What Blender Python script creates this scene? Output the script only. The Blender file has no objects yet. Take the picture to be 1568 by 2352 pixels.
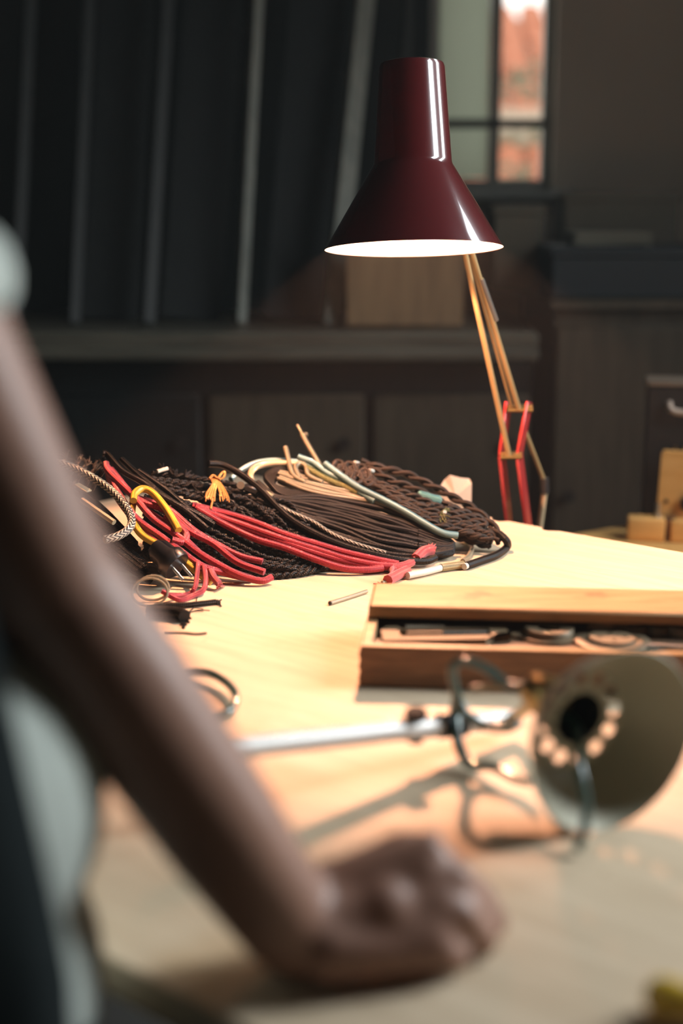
import bpy, bmesh, math, random
from mathutils import Vector, Matrix, Quaternion, noise

S = bpy.context.scene
COL = S.collection
V = Vector
rng = random.Random(7)

# ------------------------------------------------------------------ camera
CAM = V((0, 0, 1.40)); FPX = 3267.0; PITCH = math.radians(12.5)
cam_data = bpy.data.cameras.new('camera'); cam = bpy.data.objects.new('camera', cam_data); COL.objects.link(cam)
cam.location = CAM; cam.rotation_euler = (math.pi/2 - PITCH, 0, 0)
cam_data.sensor_fit = 'VERTICAL'; cam_data.sensor_height = 36; cam_data.sensor_width = 24; cam_data.lens = FPX*36/2352
cam_data.clip_start = 0.02
cam_data.dof.use_dof = True; cam_data.dof.focus_distance = 1.90; cam_data.dof.aperture_fstop = 1.65
S.camera = cam

# ------------------------------------------------------------------ world, daylight, exposure
w = bpy.data.worlds.new('sky'); S.world = w; w.use_nodes = True
nt = w.node_tree; bg = nt.nodes['Background']
bg.inputs[0].default_value = (1.0, 0.93, 0.91, 1); bg.inputs[1].default_value = 2.3

def area(name, loc, target, sx, sy, power, color):
    d = bpy.data.lights.new(name, 'AREA'); d.shape = 'RECTANGLE'; d.size = sx; d.size_y = sy; d.energy = power; d.color = color
    o = bpy.data.objects.new(name, d); COL.objects.link(o); o.location = loc
    d.spread = math.radians(130)
    o.rotation_euler = (V(target) - V(loc)).to_track_quat('-Z', 'Y').to_euler()
    return o
area('daylight_side_window', (1.71, 1.55, 1.92), (0.2, 1.35, 1.15), 0.42, 1.60, 31, (0.86, 0.95, 1.0))
area('daylight_far_side_window', (1.71, 2.40, 2.10), (0.2, 2.2, 1.40), 0.30, 1.25, 9, (0.86, 0.95, 1.0))
LAMP_STRENGTH = 25000.0; LAMP_COLOR = (1.0, 0.475, 0.28, 1)
HAZE_DENSITY = 0.0065
S.view_settings.view_transform = 'Standard'; S.view_settings.look = 'None'
S.view_settings.exposure = 0.0; S.view_settings.gamma = 1.0; S.view_settings.use_curve_mapping = False
try:
    S.cycles.volume_bounces = 0; S.cycles.max_bounces = 8; S.cycles.use_denoising = True
    S.cycles.caustics_reflective = False; S.cycles.sample_clamp_indirect = 2.0
except Exception:
    pass

# ------------------------------------------------------------------ measuring helpers (photo pixel -> place in the room)
FW = V((0, math.cos(PITCH), -math.sin(PITCH))); UP = V((0, math.sin(PITCH), math.cos(PITCH))); RT = V((1, 0, 0))
def ray(px, py): return FW + RT*((px-784)/FPX) - UP*((py-1176)/FPX)
def P(px, py, Y):
    r = ray(px, py); return CAM + r*(Y/r.y)
TZ = 0.90
def T(px, py, z=TZ):
    r = ray(px, py); return CAM + r*((z-CAM.z)/r.z)

# ------------------------------------------------------------------ materials
def new_mat(name):
    m = bpy.data.materials.new(name); m.use_nodes = True
    return m, m.node_tree, m.node_tree.nodes['Principled BSDF']
def lnk(nt, a, b): nt.links.new(a, b)
def mat(name, color, rough=0.5, metal=0.0, var=0.0, vscale=20, bump=0.0, bscale=60, coat=0.0, stretch=None, trans=0.0, spec=0.5, sheen=0.0, coat_rough=0.05):
    m, nt, b = new_mat(name)
    b.inputs['Base Color'].default_value = (*color, 1); b.inputs['Roughness'].default_value = rough
    b.inputs['Metallic'].default_value = metal; b.inputs['Coat Weight'].default_value = coat; b.inputs['Coat Roughness'].default_value = coat_rough; b.inputs['Coat IOR'].default_value = 1.75
    b.inputs['Transmission Weight'].default_value = trans; b.inputs['Specular IOR Level'].default_value = spec
    b.inputs['Sheen Weight'].default_value = sheen
    tc = nt.nodes.new('ShaderNodeTexCoord'); mp = nt.nodes.new('ShaderNodeMapping'); lnk(nt, tc.outputs['Object'], mp.inputs[0])
    if stretch: mp.inputs['Scale'].default_value = stretch
    if var > 0:
        n = nt.nodes.new('ShaderNodeTexNoise'); n.inputs['Scale'].default_value = vscale; n.inputs['Detail'].default_value = 5
        lnk(nt, mp.outputs[0], n.inputs['Vector'])
        mx = nt.nodes.new('ShaderNodeMix'); mx.data_type = 'RGBA'
        mx.inputs['A'].default_value = tuple(c*(1-var) for c in color)+(1,); mx.inputs['B'].default_value = tuple(min(1, c*(1+var)) for c in color)+(1,)
        lnk(nt, n.outputs['Fac'], mx.inputs['Factor']); lnk(nt, mx.outputs['Result'], b.inputs['Base Color'])
    if bump > 0:
        n2 = nt.nodes.new('ShaderNodeTexNoise'); n2.inputs['Scale'].default_value = bscale; n2.inputs['Detail'].default_value = 4
        lnk(nt, mp.outputs[0], n2.inputs['Vector'])
        bp = nt.nodes.new('ShaderNodeBump'); bp.inputs['Strength'].default_value = bump; bp.inputs['Distance'].default_value = 0.002
        lnk(nt, n2.outputs['Fac'], bp.inputs['Height']); lnk(nt, bp.outputs[0], b.inputs['Normal'])
    return m
def wood(name, c1, c2, rough=0.5, scale=8, stretch=(1, 12, 12), dist=3.0, spec=0.4, stains=None, rotz=0.0):
    m, nt, b = new_mat(name)
    b.inputs['Roughness'].default_value = rough; b.inputs['Specular IOR Level'].default_value = spec
    tc = nt.nodes.new('ShaderNodeTexCoord'); mp = nt.nodes.new('ShaderNodeMapping'); mp.inputs['Scale'].default_value = stretch
    mr0 = nt.nodes.new('ShaderNodeMapping'); mr0.inputs['Rotation'].default_value = (0, 0, rotz)
    lnk(nt, tc.outputs['Object'], mr0.inputs[0]); lnk(nt, mr0.outputs[0], mp.inputs[0])
    n = nt.nodes.new('ShaderNodeTexNoise'); n.inputs['Scale'].default_value = scale; n.inputs['Detail'].default_value = 8; n.inputs['Distortion'].default_value = dist*0.2
    lnk(nt, mp.outputs[0], n.inputs['Vector'])
    cr = nt.nodes.new('ShaderNodeValToRGB'); cr.color_ramp.elements[0].position = 0.35; cr.color_ramp.elements[1].position = 0.65
    cr.color_ramp.elements[0].color = (*c1, 1); cr.color_ramp.elements[1].color = (*c2, 1)
    lnk(nt, n.outputs['Fac'], cr.inputs[0]); out = cr.outputs[0]
    if stains:
        for sc, lo, hi, colr, amt in stains:
            n3 = nt.nodes.new('ShaderNodeTexNoise'); n3.inputs['Scale'].default_value = sc; n3.inputs['Detail'].default_value = 6
            lnk(nt, tc.outputs['Object'], n3.inputs['Vector'])
            mr = nt.nodes.new('ShaderNodeMapRange'); mr.inputs['From Min'].default_value = lo; mr.inputs['From Max'].default_value = hi; mr.inputs['To Max'].default_value = amt
            lnk(nt, n3.outputs['Fac'], mr.inputs['Value'])
            mx = nt.nodes.new('ShaderNodeMix'); mx.data_type = 'RGBA'; mx.inputs['B'].default_value = (*colr, 1)
            lnk(nt, mr.outputs[0], mx.inputs['Factor']); lnk(nt, out, mx.inputs['A']); out = mx.outputs['Result']
    lnk(nt, out, b.inputs['Base Color'])
    bp = nt.nodes.new('ShaderNodeBump'); bp.inputs['Strength'].default_value = 0.15; bp.inputs['Distance'].default_value = 0.001
    lnk(nt, n.outputs['Fac'], bp.inputs['Height']); lnk(nt, bp.outputs[0], b.inputs['Normal'])
    return m
def braid(name, c1, c2, pitch=0.0035, rough=0.55, sheen=0.3, zig=False, spec=0.5):
    """woven cable sleeve: UV.x runs in metres along the cable, UV.y around it"""
    m, nt, b = new_mat(name)
    b.inputs['Roughness'].default_value = rough; b.inputs['Sheen Weight'].default_value = sheen; b.inputs['Specular IOR Level'].default_value = spec
    uv = nt.nodes.new('ShaderNodeUVMap'); sp = nt.nodes.new('ShaderNodeSeparateXYZ'); lnk(nt, uv.outputs[0], sp.inputs[0])
    def math_(op, a, bb=None, v=None):
        n = nt.nodes.new('ShaderNodeMath'); n.operation = op; lnk(nt, a, n.inputs[0])
        if bb is not None: lnk(nt, bb, n.inputs[1])
        if v is not None: n.inputs[1].default_value = v
        return n.outputs[0]
    al = math_('MULTIPLY', sp.outputs[0], v=2*math.pi/pitch)
    if zig:
        tri = math_('PINGPONG', sp.outputs[1], v=0.125)
        ar = math_('MULTIPLY', tri, v=2*math.pi*8)
        f = math_('SINE', math_('ADD', al, ar))
    else:
        ar = math_('MULTIPLY', sp.outputs[1], v=2*math.pi*4)
        f = math_('MULTIPLY', math_('SINE', math_('ADD', al, ar)), math_('SINE', math_('SUBTRACT', al, ar)))
    mr = nt.nodes.new('ShaderNodeMapRange'); mr.inputs['From Min'].default_value = -0.35 if not zig else -0.25; mr.inputs['From Max'].default_value = 0.35 if not zig else 0.25
    lnk(nt, f, mr.inputs['Value'])
    mx = nt.nodes.new('ShaderNodeMix'); mx.data_type = 'RGBA'; mx.inputs['A'].default_value = (*c1, 1); mx.inputs['B'].default_value = (*c2, 1)
    lnk(nt, mr.outputs[0], mx.inputs['Factor']); lnk(nt, mx.outputs['Result'], b.inputs['Base Color'])
    bp = nt.nodes.new('ShaderNodeBump'); bp.inputs['Strength'].default_value = 0.5; bp.inputs['Distance'].default_value = 0.0006
    lnk(nt, f, bp.inputs['Height']); lnk(nt, bp.outputs[0], b.inputs['Normal'])
    return m
def emit(name, color, strength):
    m = bpy.data.materials.new(name); m.use_nodes = True; nt = m.node_tree; nt.nodes.clear()
    e = nt.nodes.new('ShaderNodeEmission'); e.inputs[0].default_value = color; e.inputs[1].default_value = strength
    o = nt.nodes.new('ShaderNodeOutputMaterial'); lnk(nt, e.outputs[0], o.inputs[0]); return m

M = {}
M['tabletop'] = wood('pale_plywood', (0.60, 0.46, 0.31), (0.70, 0.555, 0.39), 0.6, 5, (1.2, 14, 14), spec=0.2, stains=[(5, 0.58, 0.72, (0.52, 0.33, 0.16), 0.45), (38, 0.70, 0.76, (0.30, 0.18, 0.09), 0.6)], rotz=0.69)
M['tableleg'] = wood('dark_leg_wood', (0.10, 0.06, 0.035), (0.15, 0.09, 0.05))
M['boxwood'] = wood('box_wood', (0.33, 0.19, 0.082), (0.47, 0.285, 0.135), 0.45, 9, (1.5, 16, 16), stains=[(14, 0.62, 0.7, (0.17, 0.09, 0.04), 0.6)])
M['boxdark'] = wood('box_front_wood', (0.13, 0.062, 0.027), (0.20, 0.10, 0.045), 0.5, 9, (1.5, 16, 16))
M['orangewood'] = wood('orange_pine', (0.80, 0.38, 0.10), (0.92, 0.48, 0.15), 0.5, 6, (1, 8, 8))
M['benchwood'] = wood('bench_oak', (0.66, 0.36, 0.11), (0.78, 0.46, 0.15), 0.5, 5, (1, 9, 9))
M['counterwood'] = wood('counter_oak', (0.07, 0.066, 0.050), (0.12, 0.11, 0.082), 0.4, 5, (1, 10, 10))
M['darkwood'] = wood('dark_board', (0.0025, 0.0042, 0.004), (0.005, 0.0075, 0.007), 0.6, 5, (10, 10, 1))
M['litedge'] = wood('painted_lit_edge', (0.16, 0.17, 0.145), (0.22, 0.225, 0.19), 0.6, 5, (10, 10, 1))  # daylight on board edges put into the colour as a paler wood
M['dimedge'] = wood('painted_dim_edge', (0.010, 0.012, 0.011), (0.016, 0.018, 0.016), 0.6, 5, (10, 10, 1))  # weaker daylight on the other board edges, painted into the wood tone
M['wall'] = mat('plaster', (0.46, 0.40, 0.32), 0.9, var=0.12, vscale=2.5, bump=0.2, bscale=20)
M['wallshade'] = mat('painted_shade_plaster', (0.006, 0.010, 0.0095), 0.9, var=0.2, vscale=2)  # gloom of the room's dim side painted into the plaster colour
M['floor'] = mat('concrete_floor', (0.10, 0.095, 0.085), 0.8, var=0.2, vscale=3)
M['windowpaint'] = mat('window_paint', (0.27, 0.28, 0.25), 0.5)
M['bardark'] = mat('dark_window_bar', (0.05, 0.055, 0.05), 0.5)
M['maroon'] = mat('maroon_enamel', (0.085, 0.010, 0.011), 0.22, coat=1.0, coat_rough=0.06)
M['white'] = mat('white_enamel', (0.50, 0.47, 0.43), 0.45)
M['bulb'] = emit('lit_bulb', LAMP_COLOR, LAMP_STRENGTH)
nt = M['bulb'].node_tree                                   # emission dimmed at the tip, added so light spreads evenly over the bench
tc = nt.nodes.new('ShaderNodeTexCoord'); sx = nt.nodes.new('ShaderNodeSeparateXYZ'); lnk(nt, tc.outputs['Generated'], sx.inputs[0])
mr = nt.nodes.new('ShaderNodeMapRange'); mr.inputs['From Min'].default_value = 0.28; mr.inputs['From Max'].default_value = 0.55; mr.inputs['To Min'].default_value = 0.05*LAMP_STRENGTH; mr.inputs['To Max'].default_value = LAMP_STRENGTH
mr.interpolation_type = 'SMOOTHSTEP'; lnk(nt, sx.outputs[2], mr.inputs['Value']); lnk(nt, mr.outputs[0], nt.nodes['Emission'].inputs[1])
M['steel'] = mat('polished_steel', (0.62, 0.60, 0.57), 0.28, 1.0)
M['rodsteel'] = mat('brushed_rod', (0.80, 0.76, 0.72), 0.36, 0.15)
M['brass'] = mat('brass', (0.62, 0.42, 0.17), 0.3, 1.0, var=0.15)
M['rodmetal'] = mat('satin_rod', (0.52, 0.34, 0.15), 0.40, 0.45)
M['red_enamel'] = mat('red_enamel', (0.36, 0.022, 0.022), 0.35, coat=0.4)
M['black'] = mat('black_plastic', (0.012, 0.012, 0.013), 0.35)
M['blackmatte'] = mat('matte_black', (0.010, 0.010, 0.010), 0.7, spec=0.15)
M['blackmetal'] = mat('black_metal', (0.02, 0.019, 0.018), 0.45, 0.3)
M['blackbraid'] = braid('black_braid', (0.0012, 0.001, 0.0009), (0.010, 0.0078, 0.0055), 0.0040, 0.45, 0.0, spec=0.25)
M['blackthin'] = braid('black_thread', (0.0012, 0.001, 0.0009), (0.009, 0.007, 0.0055), 0.005, 0.5, 0.0, spec=0.25)
M['brownbraid'] = braid('brown_braid', (0.008, 0.005, 0.003), (0.046, 0.027, 0.015), 0.0042, 0.55, 0.05, spec=0.25)
M['redbraid'] = braid('red_braid', (0.34, 0.006, 0.014), (0.55, 0.018, 0.030), 0.0034, 0.5, 0.35)
M['pinkbraid'] = braid('frayed_red', (0.50, 0.03, 0.035), (0.66, 0.10, 0.09), 0.003, 0.7, 0.5)
M['zig'] = braid('zigzag_braid', (0.02, 0.018, 0.015), (0.55, 0.47, 0.36), 0.007, 0.6, 0.1, zig=True)
M['goldbraid'] = braid('gold_braid', (0.20, 0.15, 0.06), (0.50, 0.40, 0.20), 0.003, 0.4, 0.1)
M['blue'] = mat('pale_blue_pvc', (0.20, 0.33, 0.33), 0.4)
M['yellow'] = mat('yellow_pvc', (0.70, 0.40, 0.045), 0.4)
M['cream'] = mat('cream_pvc', (0.50, 0.38, 0.23), 0.35)
M['clear'] = mat('clear_pvc', (0.62, 0.50, 0.33), 0.22, trans=0.55)
M['mossy'] = mat('mossy_sleeve', (0.16, 0.15, 0.05), 0.9, var=0.4, vscale=200, bump=0.8, bscale=400)
M['tube_white'] = mat('white_tube', (0.75, 0.70, 0.60), 0.35)
M['paper'] = mat('white_tag', (0.80, 0.74, 0.65), 0.7, var=0.05)
M['teal'] = mat('teal_plastic', (0.14, 0.30, 0.27), 0.4)
M['tassel'] = mat('orange_thread', (0.62, 0.25, 0.06), 0.8, var=0.3, vscale=300)
M['copper'] = mat('copper_tip', (0.75, 0.55, 0.38), 0.3, 0.9)
M['toolsteel'] = mat('tool_steel', (0.15, 0.11, 0.065), 0.5, 0.3, var=0.2, vscale=60)
M['toolpale'] = mat('pale_tool_steel', (0.19, 0.13, 0.07), 0.65, 0.1, var=0.2, vscale=60)
M['thread_dark'] = mat('dark_tool_steel', (0.05, 0.045, 0.035), 0.4, 0.7)
M['oliveshade'] = mat('olive_metal', (0.36, 0.34, 0.25), 0.45, 0.15, var=0.08, vscale=15)
M['greencable'] = mat('green_cable', (0.035, 0.085, 0.070), 0.3, coat=0.5)
M['skin'] = mat('skin', (0.31, 0.16, 0.11), 0.45, var=0.10, vscale=30, bump=0.15, bscale=180, spec=0.5)
M['nail'] = mat('nail', (0.52, 0.33, 0.26), 0.3)
M['shirt'] = mat('shirt_cloth', (0.46, 0.50, 0.45), 0.9, var=0.06, vscale=40, bump=0.4, bscale=25, sheen=0.2)
M['apron'] = mat('apron_cloth', (0.022, 0.034, 0.036), 0.9, bump=0.4, bscale=25)
M['trouser'] = mat('trouser_cloth', (0.02, 0.03, 0.033), 0.9, bump=0.3)
M['hair'] = mat('dark_hair', (0.02, 0.014, 0.01), 0.6, bump=0.6, bscale=120)
M['shoe'] = mat('shoe_leather', (0.03, 0.02, 0.015), 0.4)
M['eye'] = mat('eye_white', (0.7, 0.68, 0.65), 0.2)
M['navy'] = mat('navy_crate', (0.005, 0.011, 0.015), 0.6)
M['cardboard'] = mat('grey_cardboard', (0.12, 0.105, 0.075), 0.8, var=0.15, vscale=8)
M['papergrey'] = mat('paper_stack', (0.17, 0.16, 0.12), 0.8)
M['cabinet'] = wood('cabinet_door_wood', (0.060, 0.045, 0.028), (0.085, 0.064, 0.040), 0.6, 4, (10, 10, 1.2))
M['rooftile'] = mat('terracotta', (0.50, 0.18, 0.095), 0.8, var=0.4, vscale=1.2)
M['facade'] = mat('facade_plaster', (0.55, 0.48, 0.38), 0.9, var=0.1)
M['leaf'] = mat('leaf', (0.20, 0.19, 0.12), 0.7, var=0.4, vscale=4)
M['bark'] = mat('bark', (0.12, 0.09, 0.06), 0.9)
M['yellowplastic'] = mat('yellow_handle', (0.78, 0.50, 0.05), 0.3, coat=0.4)
def glass_mat(name, frosted=False):
    m = bpy.data.materials.new(name); m.use_nodes = True; nt = m.node_tree; nt.nodes.clear()
    o = nt.nodes.new('ShaderNodeOutputMaterial'); mx = nt.nodes.new('ShaderNodeMixShader')
    if frosted:
        a = nt.nodes.new('ShaderNodeBsdfTranslucent'); a.inputs[0].default_value = (0.50, 0.55, 0.48, 1)
        b = nt.nodes.new('ShaderNodeBsdfDiffuse'); b.inputs[0].default_value = (0.4, 0.43, 0.38, 1); mx.inputs[0].default_value = 0.35
    else:
        a = nt.nodes.new('ShaderNodeBsdfTransparent'); a.inputs[0].default_value = (0.93, 0.95, 0.93, 1)
        b = nt.nodes.new('ShaderNodeBsdfGlossy'); b.inputs['Roughness'].default_value = 0.05; mx.inputs[0].default_value = 0.05
    lnk(nt, a.outputs[0], mx.inputs[1]); lnk(nt, b.outputs[0], mx.inputs[2]); lnk(nt, mx.outputs[0], o.inputs[0]); return m
M['glass'] = glass_mat('window_glass'); M['frosted'] = glass_mat('frosted_glass', True)

# ------------------------------------------------------------------ mesh helpers
def obj(name, bm, m, parent=None, smooth=True, angle=40):
    me = bpy.data.meshes.new(name); bm.to_mesh(me); bm.free()
    for mm in (m if isinstance(m, (list, tuple)) else [m]): me.materials.append(mm)
    if smooth:
        me.polygons.foreach_set('use_smooth', [True]*len(me.polygons))
        try: me.set_sharp_from_angle(angle=math.radians(angle))
        except Exception: pass
    o = bpy.data.objects.new(name, me); COL.objects.link(o)
    if parent is not None:
        o.parent = parent; o.matrix_parent_inverse = Matrix.Translation(-V(parent.location))
    return o
def tag(o, label, cat, group=None, kind=None):
    o['label'] = label; o['category'] = cat
    if group: o['group'] = group
    if kind: o['kind'] = kind
    return o
def thing(name, label, cat, loc, group=None):
    o = bpy.data.objects.new(name, None); COL.objects.link(o); o.location = loc; o.empty_display_size = 0.05
    return tag(o, label, cat, group)
def struct(name, bm, m, parent=None, smooth=False):
    o = obj(name, bm, m, parent, smooth)
    if parent is None: o['kind'] = 'structure'
    return o
def B(): return bmesh.new()
def frame(x, y=None, z=None):
    """rotation whose local X is x, local Z near z"""
    x = V(x).normalized(); z = V(z or (0, 0, 1)); y = z.cross(x).normalized(); z = x.cross(y)
    return Matrix((x, y, z)).transposed()
def box(bm, c, size, rot=None, bev=0.0, seg=1):
    R = (rot or Matrix.Identity(3)).to_4x4()
    mtx = Matrix.Translation(V(c)) @ R @ Matrix.Diagonal((*size, 1))
    r = bmesh.ops.create_cube(bm, size=1, matrix=mtx)
    if bev > 0:
        es = list({e for v in r['verts'] for e in v.link_edges})
        bmesh.ops.bevel(bm, geom=es, offset=bev, segments=seg, affect='EDGES', profile=0.5)
    return bm
def cyl(bm, p0, p1, r0, r1=None, n=16, caps=True):
    p0 = V(p0); p1 = V(p1); r1 = r0 if r1 is None else r1; d = p1-p0
    q = V((0, 0, 1)).rotation_difference(d.normalized()).to_matrix().to_4x4()
    bmesh.ops.create_cone(bm, cap_ends=caps, segments=n, radius1=r0, radius2=r1, depth=d.length, matrix=Matrix.Translation((p0+p1)/2) @ q)
    return bm
def ball(bm, c, r, scale=(1, 1, 1), rot=None, u=16, v=10):
    mtx = Matrix.Translation(V(c)) @ (rot or Matrix.Identity(3)).to_4x4() @ Matrix.Diagonal((*scale, 1))
    bmesh.ops.create_uvsphere(bm, u_segments=u, v_segments=v, radius=r, matrix=mtx); return bm
def lathe(bm, prof, o, axis, n=48, closed=False):
    """prof: (radius, distance along axis)"""
    q = V((0, 0, 1)).rotation_difference(V(axis).normalized()).to_matrix(); o = V(o); rings = []
    for r, h in prof:
        if r < 1e-6: rings.append([bm.verts.new(o + q @ V((0, 0, h)))])
        else: rings.append([bm.verts.new(o + q @ V((r*math.cos(2*math.pi*k/n), r*math.sin(2*math.pi*k/n), h))) for k in range(n)])
    pairs = list(zip(rings, rings[1:]))
    if closed: pairs.append((rings[-1], rings[0]))
    for a, b in pairs:
        for k in range(n):
            k2 = (k+1) % n
            if len(a) == 1 and len(b) == 1: break
            if len(a) == 1: f = [a[0], b[k2], b[k]]
            elif len(b) == 1: f = [a[k], a[k2], b[0]]
            else: f = [a[k], a[k2], b[k2], b[k]]
            try: bm.faces.new(f)
            except ValueError: pass
    bmesh.ops.recalc_face_normals(bm, faces=bm.faces[:]); return bm
def spline(pts, per=6):
    pts = [V(p) for p in pts]
    if len(pts) < 3:
        n = per; return [pts[0].lerp(pts[1], i/n) for i in range(n+1)]
    ext = [pts[0]*2-pts[1]] + pts + [pts[-1]*2-pts[-2]]; out = []
    for i in range(1, len(ext)-2):
        a, b, c, d = ext[i-1:i+3]
        for k in range(per):
            t = k/per
            out.append(0.5*((2*b) + (c-a)*t + (2*a-5*b+4*c-d)*t*t + (3*b-a-3*c+d)*t**3))
    out.append(pts[-1]); return out
def tube(bm, pts, r, n=8, closed=False):
    """pts: fine polyline; r number or function of 0..1; writes UVs in metres"""
    uvl = bm.loops.layers.uv.verify(); N = len(pts)
    rf = r if callable(r) else (lambda t: r)
    tang = []
    for i in range(N):
        a = pts[i-1] if (i > 0 or closed) else pts[i]; b = pts[(i+1) % N] if (i < N-1 or closed) else pts[i]
        t = b-a; tang.append(t.normalized() if t.length > 1e-9 else V((1, 0, 0)))
    ref = V((0, 0, 1)) if abs(tang[0].z) < 0.9 else V((1, 0, 0))
    nrm = (ref - tang[0]*ref.dot(tang[0])).normalized(); rings = []; L = 0; Ls = []
    for i in range(N):
        if i > 0:
            q = tang[i-1].rotation_difference(tang[i]); nrm = q @ nrm; nrm = (nrm - tang[i]*nrm.dot(tang[i])).normalized(); L += (pts[i]-pts[i-1]).length
        bi = tang[i].cross(nrm); rr = rf(i/max(1, N-1)); Ls.append(L)
        rings.append([bm.verts.new(pts[i] + nrm*(rr*math.cos(2*math.pi*k/n)) + bi*(rr*math.sin(2*math.pi*k/n))) for k in range(n)])
    for i in range(N if closed else N-1):
        a = rings[i]; b = rings[(i+1) % N]
        for k in range(n):
            k2 = (k+1) % n; f = bm.faces.new((a[k], a[k2], b[k2], b[k]))
            l0 = Ls[i]; l1 = Ls[i+1] if i+1 < N else L
            for lp, uv in zip(f.loops, ((l0, k/n), (l0, (k+1)/n), (l1, (k+1)/n), (l1, k/n))): lp[uvl].uv = uv
    if not closed:
        bm.faces.new(rings[0][::-1]); bm.faces.new(rings[-1])
    return bm
def prism(bm, poly, h, origin=(0, 0, 0), rot=None):
    """extrude a 2-D polygon (local xy) by h along local z"""
    R = rot or Matrix.Identity(3); o = V(origin)
    lo = [bm.verts.new(o + R @ V((x, y, 0))) for x, y in poly]; hi = [bm.verts.new(o + R @ V((x, y, h))) for x, y in poly]
    n = len(poly)
    bm.faces.new(lo[::-1]); bm.faces.new(hi)
    for k in range(n): bm.faces.new((lo[k], lo[(k+1) % n], hi[(k+1) % n], hi[k]))
    bmesh.ops.recalc_face_normals(bm, faces=bm.faces[:]); return bm
def ring_with_holes(bm, o, axis, r_in, r_out, r_c, nh, rh, th):
    """flat washer whose mid circle is pierced by nh round holes"""
    q = V((0, 0, 1)).rotation_difference(V(axis).normalized()).to_matrix(); o = V(o); m = 16
    for z in (0, th):
        for h in range(nh):
            a0 = 2*math.pi*(h-0.5)/nh; a1 = 2*math.pi*(h+0.5)/nh; ac = 2*math.pi*h/nh; cx, cy = r_c*math.cos(ac), r_c*math.sin(ac)
            inner = []; outer = []
            for k in range(m):
                t = 2*math.pi*k/m; dx, dy = math.cos(t), math.sin(t)
                inner.append((cx+rh*dx, cy+rh*dy))
                best = None
                for s in range(1, 400):       # march to the cell's border
                    x = cx+dx*(rh+s*0.0002); y = cy+dy*(rh+s*0.0002); rad = math.hypot(x, y); an = math.atan2(y, x)
                    da = (an-ac+math.pi) % (2*math.pi)-math.pi
                    if rad > r_out or rad < r_in or abs(da) > math.pi/nh: break
                    best = (x, y)
                outer.append(best or inner[-1])
            iv = [bm.verts.new(o + q @ V((x, y, z))) for x, y in inner]; ov = [bm.verts.new(o + q @ V((x, y, z))) for x, y in outer]
            for k in range(m): bm.faces.new((iv[k], iv[(k+1) % m], ov[(k+1) % m], ov[k]))
            corners = [(r, a) for r in (r_in, r_out) for a in (a0, a1)]
            for r, a in corners:           # close the four cell corners
                p = V((r*math.cos(a), r*math.sin(a), z)); d = sorted(range(m), key=lambda k: (V((outer[k][0], outer[k][1], z))-p).length)[:2]
                if abs(d[0]-d[1]) in (1, m-1):
                    bm.faces.new((ov[d[0]], ov[d[1]], bm.verts.new(o + q @ p)))
    return bm

# ------------------------------------------------------------------ the room
XL, XR, YB, YF, ZC = -2.6, 1.65, 4.15, -2.2, 2.9
b = B(); box(b, ((XL+XR)/2, (YF+YB)/2, -0.05), (XR-XL+0.4, YB-YF+0.4, 0.1)); struct('floor', b, M['floor'])
b = B(); box(b, ((XL+XR)/2, (YF+YB)/2, ZC+0.05), (XR-XL+0.4, YB-YF+0.4, 0.1)); struct('ceiling', b, M['wallshade'])
b = B(); box(b, (XL-0.05, (YF+YB)/2, ZC/2), (0.1, YB-YF, ZC)); struct('wall_left', b, M['wallshade'])
b = B(); box(b, ((XL+XR)/2, YF-0.05, ZC/2), (XR-XL+0.2, 0.1, ZC)); struct('wall_front', b, M['wallshade'])
# right wall with the side window that lights the bench
wy0, wy1, wz0, wz1 = 1.30, 1.80, 1.08, 2.78
vy0, vy1 = 2.20, 2.60
b = B()
for ya, yb_ in ((YF, wy0), (wy1, vy0), (vy1, YB)): box(b, (XR+0.05, (ya+yb_)/2, ZC/2), (0.1, yb_-ya, ZC))
for ya, yb_ in ((wy0, wy1), (vy0, vy1)):
    box(b, (XR+0.05, (ya+yb_)/2, wz0/2), (0.1, yb_-ya, wz0)); box(b, (XR+0.05, (ya+yb_)/2, (wz1+ZC)/2), (0.1, yb_-ya, ZC-wz1))
struct('wall_right', b, M['wall'])
for nm, ya, yb_ in (('window_2', wy0, wy1), ('window_3', vy0, vy1)):
    b = B()
    for y in (ya, yb_): box(b, (XR+0.03, y, (wz0+wz1)/2), (0.05, 0.03, wz1-wz0))
    for z in (wz0, wz1): box(b, (XR+0.03, (ya+yb_)/2, z), (0.05, yb_-ya, 0.03))
    struct(nm, b, M['windowpaint'])
# back wall with the visible window
YW = YB
wx0, wx1 = P(985, 200, YW).x, P(1275, 200, YW).x
bz0, bz1 = P(1100, 434, YW).z, 2.45
b = B()
box(b, ((wx1+XR)/2, YB+0.09, ZC/2), (XR-wx1, 0.18, ZC)); box(b, ((wx0+wx1)/2, YB+0.09, bz0/2), (wx1-wx0, 0.18, bz0))
box(b, ((wx0+wx1)/2, YB+0.09, (bz1+ZC)/2), (wx1-wx0, 0.18, ZC-bz1))
struct('wall_back', b, M['wall'])
b = B(); box(b, ((XL+wx0)/2, YB+0.09, ZC/2), (wx0-XL, 0.18, ZC)); struct('wall_back_shaded', b, M['wallshade'])  # same wall beyond the window, its shade painted into the colour
YG = YB+0.07
b = B(); xm = P(1141, 200, YW).x; zb = P(1100, 283, YW).z
for x in (wx0+0.015, wx1-0.012): box(b, (x, YG, (bz0+bz1)/2), (0.03, 0.06, bz1-bz0), bev=0.004)
for z in (bz0+0.012, bz1-0.015): box(b, ((wx0+wx1)/2, YG, z), (wx1-wx0-0.06, 0.06, 0.03), bev=0.004)
win = struct('window_1', b, M['windowpaint'])
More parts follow.
